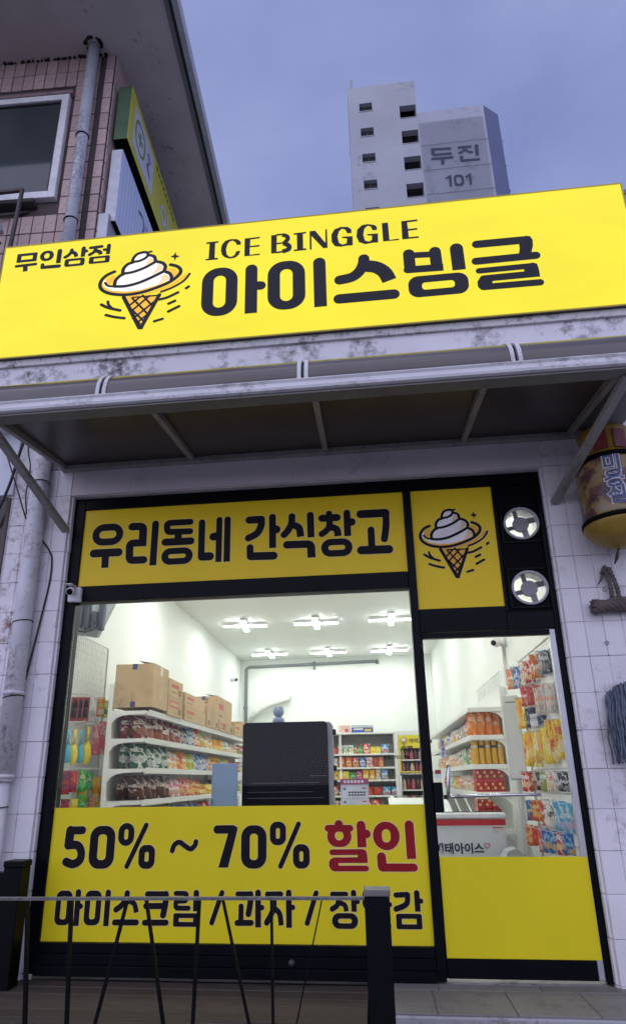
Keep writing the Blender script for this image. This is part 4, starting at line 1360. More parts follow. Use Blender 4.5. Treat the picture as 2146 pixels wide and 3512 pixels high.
# stair block front built round its openings
rows = [(53.02 - 2.83 * k, 53.95 - 2.83 * k) for k in range(20)]
wl_, wr_ = (3.43, 4.47), (6.66, 7.97)
mb = MB()
zs = sorted({z for a in rows for z in a} | {-.45, ZT, } | {z for k in range(20) for z in (51.72 - 2.83 * k, 53.12 - 2.83 * k)})
def solid(xa, xb, holes):
    z = ZT
    for lo, hi in holes:
        mb.box(xa, xb, TY, TY + .5, hi, z)
        z = lo
    mb.box(xa, xb, TY, TY + .5, -.45, z)
solid(X0, wl_[0], [])
solid(wl_[0], wl_[1], [r_ for r_ in rows if r_[0] > 0])
solid(wl_[1], wr_[0], [])
solid(wr_[0], wr_[1], [(51.72 - 2.83 * k, 53.12 - 2.83 * k) for k in range(18)])
solid(wr_[1], X1, [])
mb.build('stair_wall', tw_m, tower)
tb('stair_core', M('tower_inside', (.05, .05, .055), .9), X0 + .05, X1 - .05, TY + 1.4, TY + 6, -.45, ZT - .2)
tb('side_wall', tw_m, X0, X0 + .049, TY + .5, TY + 6, -.45, ZT)
tb('side_wall', tw_m, X1 - .049, X1, TY + .5, TY + 6, -.45, ZT)
tb('parapet', tw_m, X0 - .02, X1 + .02, TY + .5, TY + 6, ZT - .19, ZT + .02)
dark_in = M('tower_opening', (.035, .034, .036), .9)
for k in range(7):
    z0, z1 = rows[k]
    o_ = tb('window', dark_in, wl_[0], wl_[1], TY + .35, TY + .40, z0, z1)
    tb('sill', tw_m, wl_[0] - .03, wl_[1] + .03, TY - .05, TY + .3, z0 - .06, z0 - .001, par=o_)
    tb('glazing_bar', M('tower_bar', (.12, .12, .13), .6), wl_[0] + .5, wl_[0] + .54, TY + .30, TY + .349, z0, z1, par=o_)
    z0, z1 = 51.72 - 2.83 * k, 53.12 - 2.83 * k
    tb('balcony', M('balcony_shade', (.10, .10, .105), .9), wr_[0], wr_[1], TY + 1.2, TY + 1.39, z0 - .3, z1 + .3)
    tb('parapet_cap', tw_m, wr_[0] - .02, wr_[1] + .02, TY - .04, TY + .5, z0 - .05, z0 - .001)
MB().tube([(2.86, TY + .06, ZT), (2.86, TY + .06, ZT + 1.0)], .085, 8).build('mast', grey_metal, tower)
# ribbed block with the name
Z2 = 52.2
B1 = 13.26
TB = TY + .05
MB().box(X1 + .001, B1, TB, TB + 9, -.45, 40.0).box(X1 + .001, B1, TB, TB + 9, 40.0, Z2).build('name_wall', tw2_m, tower)
ch = M('tower_blue', (.14, .165, .29), .7, .1, .3)
MB().add([(x, y, z) for z in (-.45, 50.9 + 1.3) for x, y in ((B1 + .001, TB), (14.59, TB + .94), (14.59, TB + 9), (B1 + .001, TB + 9))], [(0, 1, 5, 4), (1, 2, 6, 5), (2, 3, 7, 6), (3, 0, 4, 7), (4, 5, 6, 7)]).build('blue_corner', ch, tower)
rib = MB()
n = 62
for k in range(n):
    x = X1 + .10 + k * (B1 - X1 - .25) / n
    rib.box(x, x + .042, TB - .08, TB - .001, 30, 51.0)
o = rib.build('rib_panel', tw2_m, tower)
o['kind'] = 'stuff'
for z in (48.40, 45.75, 43.28):
    tb('joint_band', M('tower_joint', (.17, .18, .22), .8), X1 + .06, B1 - .02, TB - .09, TB - .0805, z - .035, z + .035)
for part in (TOWER[:10], TOWER[10:]):
    glyphs(part, TB - .081, .02, 0, step=.0003).build('lettering', M('tower_ink', (.045, .055, .09), .8), tower)
for z in (49.6, 46.9, 44.3):
    MB().bar((14.58, TB + 1.2, z), (14.75, TB + 1.2, z), .08, .08).build('fitting', grey_metal, tower)
fb = thing('apartment_block', 'plain grey block just showing past the right end of the sign', 'apartment building', (20, 27, -.45))
MB().box(17.6, 25, 25, 33, -.45, 32.7).build('wall', M('far_block', (.30, .31, .36), .8, .08, .3), fb)
MB().box(17.55, 25.05, 24.95, 33.05, 32.701, 33.0).build('parapet', M('far_cap', (.22, .23, .27), .8), fb)

# ------------------------------------------------------------------ inside the shop
# ceiling lights: two crossed tubes each
lamp = emit('lamp_white', (.98, 1.0, .97), 36.0)
cl = thing('ceiling_light', 'white cross shaped ceiling light, nearer row beside the left wall', 'ceiling light', (0, 0, 0), 'cross shaped ceiling lights', world=False)
MB().box(-.06, .06, -.06, .06, -.022, 0, .004).build('base', white_plastic, cl)
def tubebar(a, w_):
    L_ = .37
    q = [(-L_, L_, -w_, w_), (-w_, w_, -L_, L_)][a]
    d = .0006 * a
    MB().box(*q, -.060 + d, -.0225 + d, .006).build('tray', white_plastic, cl)
    MB().box(q[0] + .004, q[1] - .004, q[2] + .004, q[3] - .004, -.066 - d, -.0602 - d).build('tube', lamp, cl)
tubebar(0, .046)
tubebar(1, .046)
spots = [(.07, 6.1, 0, 'white cross shaped ceiling light, nearer row beside the left wall'), (1.28, 6.1, 0, 'white cross shaped ceiling light, middle of the nearer row'), (2.53, 6.05, .0, 'white cross shaped ceiling light, nearer row towards the door side'),
         (.08, 8.67, 0, 'white cross shaped ceiling light, back row beside the left wall'), (1.30, 8.69, 0, 'white cross shaped ceiling light, middle of the back row'), (2.55, 8.71, 0, 'white cross shaped ceiling light, back row towards the door side'),
         (.07, 3.5, 0, 'white cross shaped ceiling light above the wire grid, hidden by the transom'), (1.28, 3.5, 0, 'white cross shaped ceiling light above the kiosk, hidden by the transom'), (2.53, 3.5, 0, 'white cross shaped ceiling light above the chest freezer, hidden by the transom'),
         (.07, .95, 0, 'white cross shaped ceiling light just inside the window at its left end'), (1.28, .95, 0, 'white cross shaped ceiling light just inside the middle of the window'), (2.53, .95, 0, 'white cross shaped ceiling light just inside the door')]
for i, (x, y, a, lab) in enumerate(spots):
    if i == 0:
        cl.location = (x, y, 3.619)
        cl.rotation_euler = (0, 0, .10)
    else:
        copy_thing(cl, (x, y, 3.619), random.uniform(-.02, .06), lab)

# grey conduit on the back wall, hose, dome cameras
cd = M('conduit_grey', (.20, .225, .225), .5)
con = thing('conduit', 'dark grey conduit running along the top of the back wall', 'pipe', (.9, 9.53, 3.4))
MB().tube([(2.32, 9.53, 3.50), (1.0, 9.53, 3.478), (-.50, 9.53, 3.455), (-.55, 9.53, 3.44), (-.58, 9.53, 3.40), (-.585, 9.53, .9)], .034, 12).build('pipe', cd, con, True)
for x in (2.30, .93):
    MB().tube([(x - .03, 9.53, 3.485), (x + .03, 9.53, 3.487)], .05, 12).build('coupling', cd, con, True)
for z in (2.55, 1.9):
    MB().tube([(-.585, 9.53, z), (-.585, 9.53, z + .05)], .048, 12).build('coupling', cd, con, True)
MB().tube([(.93, 9.53, 3.47), (.93, 9.50, 3.36)], .028, 10).build('drop', cd, con, True)
hose = tag(MB().tube([(-.50, 9.50, 2.28), (-.40, 9.45, 2.40), (-.22, 9.42, 2.52), (.0, 9.42, 2.63), (.22, 9.45, 2.70), (.34, 9.50, 2.74), (.35, 9.55, 2.80)], [.055, .06, .062, .062, .06, .066, .07], 12).build('duct_hose', M('hose_white', (.62, .64, .60), .5), None, True), 'ribbed white hose leading into the back wall', 'hose')
def dome(name, lab, c, d, rot):
    t = thing(name, lab, 'camera', c, world=False)
    MB().tube([(0, 0, 0), (d[0] * .06, d[1] * .06, d[2] * .06)], .045, 14).build('base', white_plastic, t, True)
    e = Vector(d).normalized() * .085
    mb = MB()
    prof_ = [(.05 * math.sin(math.pi * k / 8), -.05 * math.cos(math.pi * k / 8)) for k in range(9)]
    mb.lathe([(max(r_, .002), z_) for r_, z_ in prof_], tuple(e), 16)
    mb.build('ball', white_plastic, t, True)
    f_ = e + Vector(rot).normalized() * .035
    g_ = e + Vector(rot).normalized() * .056
    MB().tube([tuple(f_), tuple(g_)], .026, 12).build('lens', black_matte, t, True)
    return t
dome('security_camera', 'white ball camera high on the left wall near the back corner', (-.709, 8.6, 3.05), (1, -.1, 0), (.7, -.7, -.25))
dome('security_camera', 'white ball camera on the wall above the right hand shelves', (3.449, 1.95, 2.30), (-1, 0, 0), (-.75, -.65, -.3))
tag(MB().box(3.42, 3.4495, 2.02, 2.05, 1.9, 3.6).build('cable_duct', white_plastic), 'white cable duct running up the wall behind the right camera', 'cable duct')

# wall monitor seen from behind, top left
tv = thing('wall_monitor', 'grey monitor tilted on a black arm high in the left corner', 'monitor', (-.5, 1.6, 2.5))
MB().add([(x, y, z) for x, y, z in ((-.70, 1.42, 2.98), (-.22, 1.60, 3.00), (-.455, 1.56, 2.40), (-.70, 1.42, 2.42), (-.70, 1.46, 2.99), (-.21, 1.64, 3.01), (-.445, 1.60, 2.41), (-.70, 1.46, 2.43))],
         [(0, 1, 2, 3), (7, 6, 5, 4), (0, 4, 5, 1), (1, 5, 6, 2), (2, 6, 7, 3), (3, 7, 4, 0)]).build('back', M('monitor_pale', (.36, .42, .44), .35, .15, 3), tv)
for q in range(5):
    x = -.66 + q * .06
    MB().box(x, x + .05, 1.36 + q * .03, 1.42 + q * .03, 2.46 + .02 * (q % 2), 2.64 + .07 * ((q * 2) % 3), .008).build('bracket_part', M('monitor_slate', (.035, .045, .07), .5), tv)
MB().tube([(-.64, 1.36, 2.54), (-.60, 1.33, 2.46), (-.52, 1.35, 2.42), (-.44, 1.40, 2.44), (-.42, 1.44, 2.52)], .012, 8).tube([(-.66, 1.36, 2.56), (-.57, 1.33, 2.43), (-.47, 1.35, 2.41), (-.40, 1.42, 2.48)], .008, 8).build('cord', cab, tv, True)

# ---- wrapper colours: code -> (ground, emblem, picture, words)
PAL = {
 'dr': ((.16, .012, .014), (.75, .70, .62), (.30, .10, .05), 'dark red and cream'), 'dg': ((.012, .10, .035), (.80, .82, .80), (.55, .56, .55), 'dark green and silver'),
 'db': ((.055, .022, .018), (.62, .50, .44), (.10, .04, .03), 'dark brown'), 'ow': ((.75, .20, .02), (.82, .80, .74), (.75, .50, .2), 'orange and white'),
 'bw': ((.05, .16, .45), (.80, .82, .85), (.60, .62, .65), 'blue and white'), 'cw': ((.78, .72, .62), (.55, .12, .06), (.7, .5, .3), 'cream and brown'),
 'rw': ((.55, .03, .03), (.84, .80, .76), (.8, .6, .35), 'red and white'), 'os': ((.72, .16, .02), (.85, .82, .78), (.62, .42, .16), 'orange and silver'),
 'bs': ((.10, .34, .62), (.82, .84, .86), (.60, .48, .25), 'light blue and silver'), 'ks': ((.02, .025, .04), (.6, .62, .66), (.2, .2, .25), 'black and silver'),
 'rd': ((.42, .035, .02), (.60, .10, .05), (.5, .08, .04), 'plain red'), 'oc': ((.62, .60, .56), (.75, .22, .05), (.45, .35, .28), 'silver and orange'),
 'oy': ((.75, .42, .04), (.78, .20, .03), (.75, .6, .2), 'amber'), 'yw': ((.78, .62, .05), (.84, .82, .72), (.6, .3, .05), 'yellow and white'),
 'kb': ((.02, .02, .035), (.12, .14, .30), (.5, .5, .55), 'black and navy'), 'sw': ((.62, .64, .66), (.3, .32, .36), (.8, .8, .8), 'silver'),
 'yr': ((.74, .50, .02), (.60, .05, .03), (.78, .70, .45), 'yellow and red'), 'yy': ((.76, .60, .04), (.80, .72, .25), (.7, .5, .03), 'bright yellow'),
 'br': ((.24, .09, .06), (.70, .55, .35), (.5, .2, .1), 'reddish brown'), 'gn': ((.28, .38, .12), (.78, .80, .70), (.4, .3, .1), 'olive green'),
 'wk': ((.74, .74, .73), (.05, .05, .05), (.35, .30, .28), 'white and black'), 'kw': ((.03, .03, .03), (.75, .75, .75), (.4, .4, .4), 'black and white'),
 'bm': ((.05, .12, .35), (.75, .60, .2), (.55, .08, .06), 'mixed blue and gold'), 'ro': ((.58, .12, .04), (.82, .62, .25), (.75, .45, .15), 'red and orange'),
 'ww': ((.80, .79, .76), (.10, .09, .08), (.7, .68, .62), 'white with dark script'), 'sk': ((.12, .42, .62), (.75, .78, .70), (.60, .45, .62), 'sky blue and pink'),
 'pr': ((.62, .10, .12), (.80, .55, .45), (.65, .45, .2), 'pink red'), 'bb': ((.03, .14, .42), (.35, .55, .75), (.6, .42, .15), 'deep blue'),
 'kr': ((.05, .012, .014), (.02, .015, .016), (.28, .03, .025), 'black and red'), 'sv': ((.60, .62, .64), (.75, .77, .78), (.40, .42, .44), 'clear silver'),
 'og': ((.70, .18, .03), (.30, .55, .08), (.70, .6, .5), 'orange and green'), 'gl': ((.28, .55, .06), (.75, .80, .6), (.05, .22, .06), 'lime green'),
 'rg': ((.52, .05, .04), (.8, .7, .6), (.2, .45, .1), 'red and green'), 'cy': ((.06, .38, .48), (.5, .65, .68), (.05, .34, .45), 'teal blue'),
 'yl': ((.72, .58, .05), (.6, .62, .3), (.70, .52, .03), 'clear yellow'), 'pk': ((.66, .16, .20), (.75, .55, .55), (.65, .12, .18), 'pink'),
 'pu': ((.12, .02, .06), (.42, .04, .03), (.35, .03, .04), 'purple and red'), 'mr': ((.42, .03, .04), (.65, .15, .04), (.2, .02, .06), 'crimson'),
 'gr': ((.03, .34, .05), (.55, .65, .4), (.06, .45, .10), 'bright green'), 'go': ((.10, .38, .06), (.65, .20, .03), (.08, .3, .05), 'green and orange'),
 'yo': ((.78, .48, .03), (.75, .20, .02), (.78, .66, .4), 'yellow and orange'), 'po': ((.72, .25, .12), (.75, .5, .4), (.7, .3, .1), 'coral'),
 'wo': ((.80, .77, .70), (.72, .18, .04), (.75, .45, .12), 'white and orange'), 'lm': ((.42, .55, .05), (.80, .80, .55), (.55, .35, .05), 'lime and yellow'),
 'wg': ((.78, .80, .77), (.04, .30, .10), (.6, .45, .2), 'white and green'), 'wp': ((.80, .72, .72), (.60, .08, .16), (.5, .25, .2), 'white and pink'),
 'mg': ((.45, .04, .28), (.78, .60, .15), (.6, .3, .4), 'magenta'), 'or': ((.72, .17, .012), (.80, .62, .42), (.72, .22, .03), 'plain orange'),
 'bl': ((.06, .30, .62), (.85, .85, .82), (.7, .2, .1), 'bright blue'), 'gp': ((.20, .35, .12), (.7, .7, .6), (.25, .4, .15), 'soft green'),
}
def bm(code):
    k = 'wrapper_' + PAL[code][3].replace(' ', '_')
    return MATS[k] if k in MATS else bag_mat(k, *PAL[code][:3])

# ---- shared wrapper shapes, unit height and width, base at 0, front towards -y
def pillow(nx, nz, depth, crimp, seed, lean=0):
    rr = random.Random(seed)
    mb = MB()
    def pt(i, k, sgn):
        u, v = i / nx, k / nz
        e = (1 - abs(2 * u - 1) ** 3) ** .55 if 0 < u < 1 else 0
        vv = min(1, max(0, (v - crimp) / (1 - 2 * crimp)))
        g_ = (math.sin(math.pi * vv) ** .55) if 0 < vv < 1 else 0
        t_ = depth * e * g_ * (1.15 - .45 * v)
        wav = .012 * math.sin(u * 40 + seed) if (v < crimp or v > 1 - crimp) else 0
        w_ = 1 - .10 * math.sin(math.pi * v)
        nz_ = rr.uniform(-.018, .018) if 0 < u < 1 and 0 < v < 1 else 0
        return ((u - .5) * w_ + nz_, sgn * (t_ + .006) + wav + nz_ * .8 + lean * v, v)
    F_ = [[pt(i, k, -1) for i in range(nx + 1)] for k in range(nz + 1)]
    B_ = [[pt(i, k, 1) for i in range(nx + 1)] for k in range(nz + 1)]
    m_ = nx + 1
    vs = [p for r_ in F_ for p in r_] + [p for r_ in B_ for p in r_]
    o_ = m_ * (nz + 1)
    fs = []
    for k in range(nz):
        for i in range(nx):
            a = k * m_ + i
            fs.append((a, a + 1, a + m_ + 1, a + m_))
            fs.append((o_ + a, o_ + a + m_, o_ + a + m_ + 1, o_ + a + 1))
        fs += [(k * m_, (k + 1) * m_, o_ + (k + 1) * m_, o_ + k * m_), (k * m_ + nx, o_ + k * m_ + nx, o_ + (k + 1) * m_ + nx, (k + 1) * m_ + nx)]
    for i in range(nx):
        fs += [(i, o_ + i, o_ + i + 1, i + 1), (nz * m_ + i, nz * m_ + i + 1, o_ + nz * m_ + i + 1, o_ + nz * m_ + i)]
    return mb.add(vs, fs)
SHAPES = {'bag': [pillow(6, 8, .26, .06, s_, .05) for s_ in (1, 2, 3)], 'pack': [pillow(5, 7, .10, .05, s_) for s_ in (5, 6)],
          'box': [MB().box(-.5, .5, -.30, .30, 0, 1, .012)]}
MESH = {}
def wrapper(kind, code, loc, h, w, rz, label, cat, group, d=None, tilt=0):
    i = random.randrange(len(SHAPES[kind]))
    k = (kind, code, i)
    if k not in MESH:
        me = SHAPES[kind][i].mesh({'bag': 'snack_bag', 'pack': 'snack_pack', 'box': 'snack_box'}[kind], kind != 'box')
        me.materials.append(bm(code))
        MESH[k] = me
    o = link({'bag': 'snack_bag', 'pack': 'snack_pack', 'box': 'snack_box'}[kind], MESH[k], None)
    o.location = loc
    o.scale = (w, d or w, h)
    o.rotation_euler = (tilt, 0, rz)
    return tag(o, label, cat, group)

# ---- gondola shelving
shelf_w = M('shelf_white', (.76, .77, .75), .4, .03, 3)
wire_w = M('wire_white', (.60, .62, .60), .4)
back_w = M('shelf_back', (.52, .51, .47), .6)
def price_strip(mb, *b):
    mb.box(*b)
# left gondola, long side facing +x at x = 0
LZ = [1.735, 1.475, 1.200, .915, .62]
gl = thing('shelf_unit', 'long white shop shelving along the left wall under the cartons', 'shelving', (-.35, 4.2, 0))
MB().box(-.385, -.365, 1.88, 7.4, 0, 1.72).build('back_panel', back_w, gl)
MB().box(-.40, -.36, 1.84, 1.875, 0, 2.0, .003).build('upright', shelf_w, gl)
for y in (2.78, 3.70, 4.62, 5.54, 6.46, 7.4):
    MB().box(-.364, -.33, y - .02, y + .02, 0, 1.70).build('upright', shelf_w, gl)
ys = [1.86, 2.80, 3.72, 4.64, 5.56, 6.48, 7.40]
for n_, z in enumerate(LZ):
    fx_ = .0 if n_ < 4 else .05
    for a, b in zip(ys, ys[1:]):
        sh = MB().box(-.364, fx_ - .012, a + .003, b - .003, z - .030, z - .004, .002).build('shelf', shelf_w, gl)
        MB().add([(x, y, zz) for y in (a + .002, b - .002) for x, zz in ((fx_ - .012, z - .045), (fx_ + .004, z - .047), (fx_ + .020, z + .004), (fx_ + .010, z + .006))],
                 [(0, 1, 2, 3), (7, 6, 5, 4), (0, 4, 5, 1), (1, 5, 6, 2), (2, 6, 7, 3), (3, 7, 4, 0)]).build('price_rail', shelf_w, sh)
        for q in range(3):
            yy = a + .15 + q * .3
            MB().add([(fx_ + .0135 + dx, y_, z + dz) for y_ in (yy, yy + .035) for dx, dz in ((-.012, -.032), (-.006, -.032), (.003, -.006), (-.003, -.006))], [(0, 1, 2, 3), (7, 6, 5, 4), (0, 4, 5, 1), (1, 5, 6, 2), (2, 6, 7, 3), (3, 7, 4, 0)]).build('price_tag', M('tag_cream', (.75, .66, .42), .5), sh)
    # rounded end bracket under the near end of each shelf
    pr = [(-.36, z - .003), (fx_ - .02, z - .003), (fx_ - .02, z - .035), (-.20, z - .040), (-.27, z - .052), (-.32, z - .078), (-.36, z - .125)]
    N_ = len(pr)
    MB().add([(x, y, zz) for y in (1.842, 1.8575) for x, zz in pr], [tuple(range(N_)), tuple(range(N_, 2 * N_))[::-1]] + [(k, (k + 1) % N_, N_ + (k + 1) % N_, N_ + k)[::-1] for k in range(N_)]).build('end_bracket', shelf_w, gl)

def row_left(z, seq, y0, gname, where, x=-.115, deep=None, kind='bag', cat='snack bag', noun='snack bag'):
    y = y0
    for code, cnt, h, w in seq:
        h, w = min(h * 1.06, .238), w * 1.16
        for q in range(cnt):
            y += w * .5
            wd = PAL[code][3]
            lab = f'{wd} {noun} standing on the {where}'
            wrapper(kind, code, (x + random.uniform(-.015, .012), y, z), h * random.uniform(.94, 1.04), w * 1.04, R(90) + random.uniform(-.75, -.25), lab, cat, gname, d=w * .95, tilt=random.uniform(-.30, -.08))
            if deep and y < y0 + deep:
                wrapper(kind, code, (x - .15, y + .01, z), h, w, R(90) + random.uniform(-.4, -.1), lab.replace(noun, noun + ' of the second row'), cat, gname, d=w * .85)
            y += w * .5 + .012
row_left(1.476, [('dr', 6, .235, .175), ('kw', 2, .19, .14), ('bw', 1, .235, .16), ('rw', 2, .21, .15), ('lm', 1, .21, .15), ('wo', 2, .235, .16), ('oy', 3, .165, .15), ('wg', 3, .16, .14), ('cw', 3, .16, .15), ('rg', 3, .17, .15), ('wk', 2, .16, .15), ('cw', 4, .16, .15)], 1.93, 'bags on the upper left shelf', 'upper left shelf', deep=.6)
row_left(1.201, [('dg', 4, .235, .175), ('wo', 2, .18, .15), ('ow', 2, .21, .15), ('lm', 2, .19, .16), ('bw', 3, .21, .14), ('wp', 2, .16, .13), ('yr', 3, .20, .15), ('gp', 1, .19, .15), ('yw', 2, .18, .15), ('rw', 4, .16, .14), ('wg', 4, .17, .15), ('rw', 3, .17, .15), ('cw', 3, .16, .15)], 1.93, 'bags on the middle left shelf', 'middle left shelf', deep=.5)
row_left(.916, [('db', 5, .21, .16), ('wp', 2, .18, .15), ('pr', 2, .18, .15), ('ro', 3, .17, .14), ('yr', 2, .12, .14), ('yw', 2, .12, .14), ('kr', 2, .17, .15), ('mg', 2, .19, .14), ('or', 2, .19, .14), ('gp', 5, .19, .12), ('wg', 4, .16, .14), ('cw', 4, .16, .15)], 1.93, 'bags on the lower left shelf', 'lower left shelf', deep=.6)
row_left(.621, [('ow', 6, .19, .16), ('bw', 5, .19, .16), ('rw', 6, .19, .16)], 1.95, 'bags on the lowest left shelf', 'lowest left shelf')

# ---- cartons on top of the left shelving
kraft = dirty_paint('cardboard', (.50, .36, .215), (.36, .25, .15), .35, 4, (1, 1, 1), .85, .18, .1)
kraft_in = M('cardboard_dark', (.20, .14, .085), .9)
tape = M('carton_tape_blue', (.04, .05, .16), .35)
pr_red = M('carton_print_red', (.48, .10, .08), .7)
pr_brn = M('carton_print_brown', (.22, .13, .07), .8)
def carton(lab, x0, x1, y0, y1, z0, z1, marks='', flap=False):
    t = thing('carton', lab, 'carton', ((x0 + x1) / 2, (y0 + y1) / 2, z0), 'cartons on top of the left shelving')
    MB().box(x0, x1, y0, y1, z0, z1, .004).build('body', kraft, t)
    if flap:
        xm = (x0 + x1) / 2
        MB().add([(xm - .005, y0 + .01, z1 + .002), (x1 - .004, y0 + .01, z1 + .002), (x1 - .004, y1 - .01, z1 + .002), (xm + .03, y1 - .01, z1 + .035), (xm + .02, y0 + .01, z1 + .035),
                  (xm + .02, y0 + .01, z1 + .031), (x1 - .004, y0 + .01, z1 + .0005)], [(4, 1, 2, 3), (4, 5, 6, 1)]).build('flap', kraft_in, t)
    xm, ym = (x0 + x1) / 2, (y0 + y1) / 2
    if 't' in marks:
        for zz in ((z1 - .055, z1 + .0005), (z0 + .002, z0 + .055)):
            MB().box(xm - .025, xm + .025, y0 - .0015, y0 - .0003, *zz).build('tape', tape, t)
    if 's' in marks:
        MB().box(x1 + .0003, x1 + .0015, ym - .03, ym + .03, z1 - .09, z1 - .005).build('tape', M('carton_tape_clear', (.62, .58, .50), .3), t)
    if 'r' in marks:
        for q in range(4):
            MB().box(x1 + .0003, x1 + .0013, y0 + .10 + q * .07, y0 + .155 + q * .07, z0 + (z1 - z0) * .52, z0 + (z1 - z0) * .74).build('print', pr_red, t)
        MB().box(x1 + .0003, x1 + .0013, y0 + .10, y0 + .30, z0 + (z1 - z0) * .24, z0 + (z1 - z0) * .30).build('print', pr_brn, t)
    if 'b' in marks:
        MB().box(x1 + .0003, x1 + .0013, y0 + .05, y1 - .16, z0 + (z1 - z0) * .45, z0 + (z1 - z0) * .78).build('print', pr_red, t)
        MB().box(x1 + .0015, x1 + .0022, y0 + .07, y1 - .18, z0 + (z1 - z0) * .53, z0 + (z1 - z0) * .70).build('print', kraft, t)
    if 'f' in marks:
        for q in range(3):
            MB().box(xm - .07 + q * .05, xm - .035 + q * .05, y0 - .0013, y0 - .0003, z1 - .06, z1 - .03).build('print', pr_brn, t)
        MB().box(xm - .09, xm + .07, y0 - .0013, y0 - .0003, z1 - .095, z1 - .075).build('print', pr_brn, t)
        MB().box(xm - .06, xm + .02, y0 - .0013, y0 - .0003, z0 + .02, z0 + .05).build('print', pr_red, t)
    if 'k' in marks:
        for q in range(6):
            MB().box(x1 + .0003, x1 + .0013, y1 - .16 + q * .018, y1 - .15 + q * .018, z0 + .03, z0 + .09).build('print', pr_brn, t)
    return t
Zc = 1.737
carton('biggest plain cardboard carton with blue tape at the shelf end', -.36, .035, 1.86, 2.32, Zc + .03, 2.19, 'ts', True)
carton('upper carton with red print of the pair beside the biggest one', -.30, .030, 2.35, 2.86, 1.941, 2.125, 'rk')
carton('lower carton with red framed label of the pair beside the biggest one', -.30, .034, 2.345, 2.87, Zc, 1.94, 'bk')
carton('upper slim carton with barcode of the second stacked pair', -.25, .022, 2.98, 3.85, 1.901, 2.055, 'fr')
carton('lower slim carton with barcode of the second stacked pair', -.25, .026, 2.99, 3.90, Zc, 1.90, 'fr')
carton('carton with open top standing behind the small boxes', -.40, .0, 4.62, 5.55, Zc + .12, 2.21, 'tfr', True)
carton('upright carton with red print before the open topped one', -.28, .030, 3.97, 4.18, Zc, 2.01, 'k')
carton('pale carton with green stripe beside the upright one', -.28, .032, 4.20, 4.60, Zc, 2.00, 'k')
carton('small low carton in front of the open topped one', -.24, .034, 4.63, 5.02, Zc, 1.89, 'rk')
carton('second small low carton in front of the open topped one', -.24, .034, 5.04, 5.5, Zc, 1.87, 'k')
carton('white labelled carton towards the back wall end of the shelf top', -.26, .036, 5.62, 6.12, Zc, 1.93, 'r')
carton('last plain carton at the back wall end of the shelf top', -.30, .030, 6.15, 6.8, Zc, 1.99, 'k')

# ---- wire grid with hanging toys, left wall
gr_ = thing('wire_grid', 'white wire grid panel on the left wall holding toy packs', 'wire rack', (-.68, 2, .3))
MB().tube([(-.68, 1.40, .3), (-.68, 1.40, 2.46), (-.68, 2.37, 2.46), (-.68, 2.37, .3)], .009, 8).build('frame', wire_w, gr_, True)
mb = MB()
for k in range(1, 24):
    mb.bar((-.675, 1.40 + k * .04, .3), (-.675, 1.40 + k * .04, 2.455), .0035, .0035)
mb2 = MB()
for k in range(1, 31):
    mb2.bar((-.680, 1.40, .3 + k * .072), (-.680, 2.37, .3 + k * .072), .0035, .0035)
w1 = mb.build('wire', wire_w, gr_)
w1['kind'] = 'stuff'
w2 = mb2.build('wire', wire_w, gr_)
w2['kind'] = 'stuff'
header = M('header_card', (.72, .70, .68), .5)
peg_m = MATS['wire_white']
TOYS = {'kr': 'black gloves pack', 'sv': 'clear film pack', 'og': 'toy pack', 'gl': 'toy pack', 'rg': 'toy pack', 'cy': 'sand scoop pack', 'yl': 'sand scoop pack', 'yw': 'sand scoop pack', 'pk': 'pink glove pack', 'pu': 'spinning top pack', 'mr': 'spinning top pack', 'gr': 'water balloon pack', 'go': 'toy pack', 'yo': 'water gun pack', 'bs': 'bubble wand pack', 'po': 'toy pack'}
def scoop(lab, col, loc, hh, w, rz):
    t = thing('sand_scoop', lab, 'toy', loc, 'sand scoops hanging on the left wire grid', rotz=rz, world=False)
    m = M('scoop_' + col, {'yellow': (.76, .60, .04), 'teal': (.05, .36, .50)}[col], .3, .08, 12)
    n = 9
    pr = []
    for k in range(n + 1):
        u = k / n
        hw_ = w * .5 * min(1, .55 + .9 * math.sin(math.pi * min(1, u * 1.15 + .02)) ** .6 * .5) * (1 if u > .06 else .7)
        pr.append((hw_, hh * .60 * u))
    vs, fs = [], []
    for hw_, z_ in pr:
        for j in range(7):
            a_ = -1 + j / 3
            vs.append((hw_ * a_, .022 * (a_ * a_) - .022 * math.sin(math.pi * min(1, z_ / (hh * .6) + .1)), z_))
    fs = [(i * 7 + j, i * 7 + j + 1, (i + 1) * 7 + j + 1, (i + 1) * 7 + j) for i in range(n) for j in range(6)]
    MB().add(vs, fs).build('blade', m, t, True)
    MB().tube([(0, .0, hh * .57), (.003, -.004, hh * .75), (0, 0, hh * .96)], [.011, .009, .013], 10).build('handle', m, t, True)
def gloves(lab, loc, hh, w, rz):
    t = thing('glove_pack', lab, 'gloves', loc, 'glove packs hanging on the left wire grid', rotz=rz, world=False)
    MB().box(-w * .5, w * .5, .006, .009, -.01, hh, .001).build('card', M('glove_card', (.30, .045, .035), .5), t)
    m = M('glove_black', (.014, .012, .013), .8)
    MB().tube([(0, 0, hh * .12), (0, -.006, hh * .35), (0, -.004, hh * .52)], [w * .30, w * .36, w * .34], 10).build('palm', m, t, True)
    for q, (dx, l_) in enumerate(((-.24, .80), (-.08, .92), (.08, .95), (.24, .86))):
        MB().tube([(dx * w, -.004, hh * .48), (dx * w * 1.1, -.006, hh * (l_ - .06)), (dx * w * 1.1, -.004, hh * l_)], [w * .09, w * .08, w * .04], 8).build('finger', m, t, True)
nth = {}
BES = ['at the window end of its row', 'next to the first one', 'third along the grid', 'last of its row']
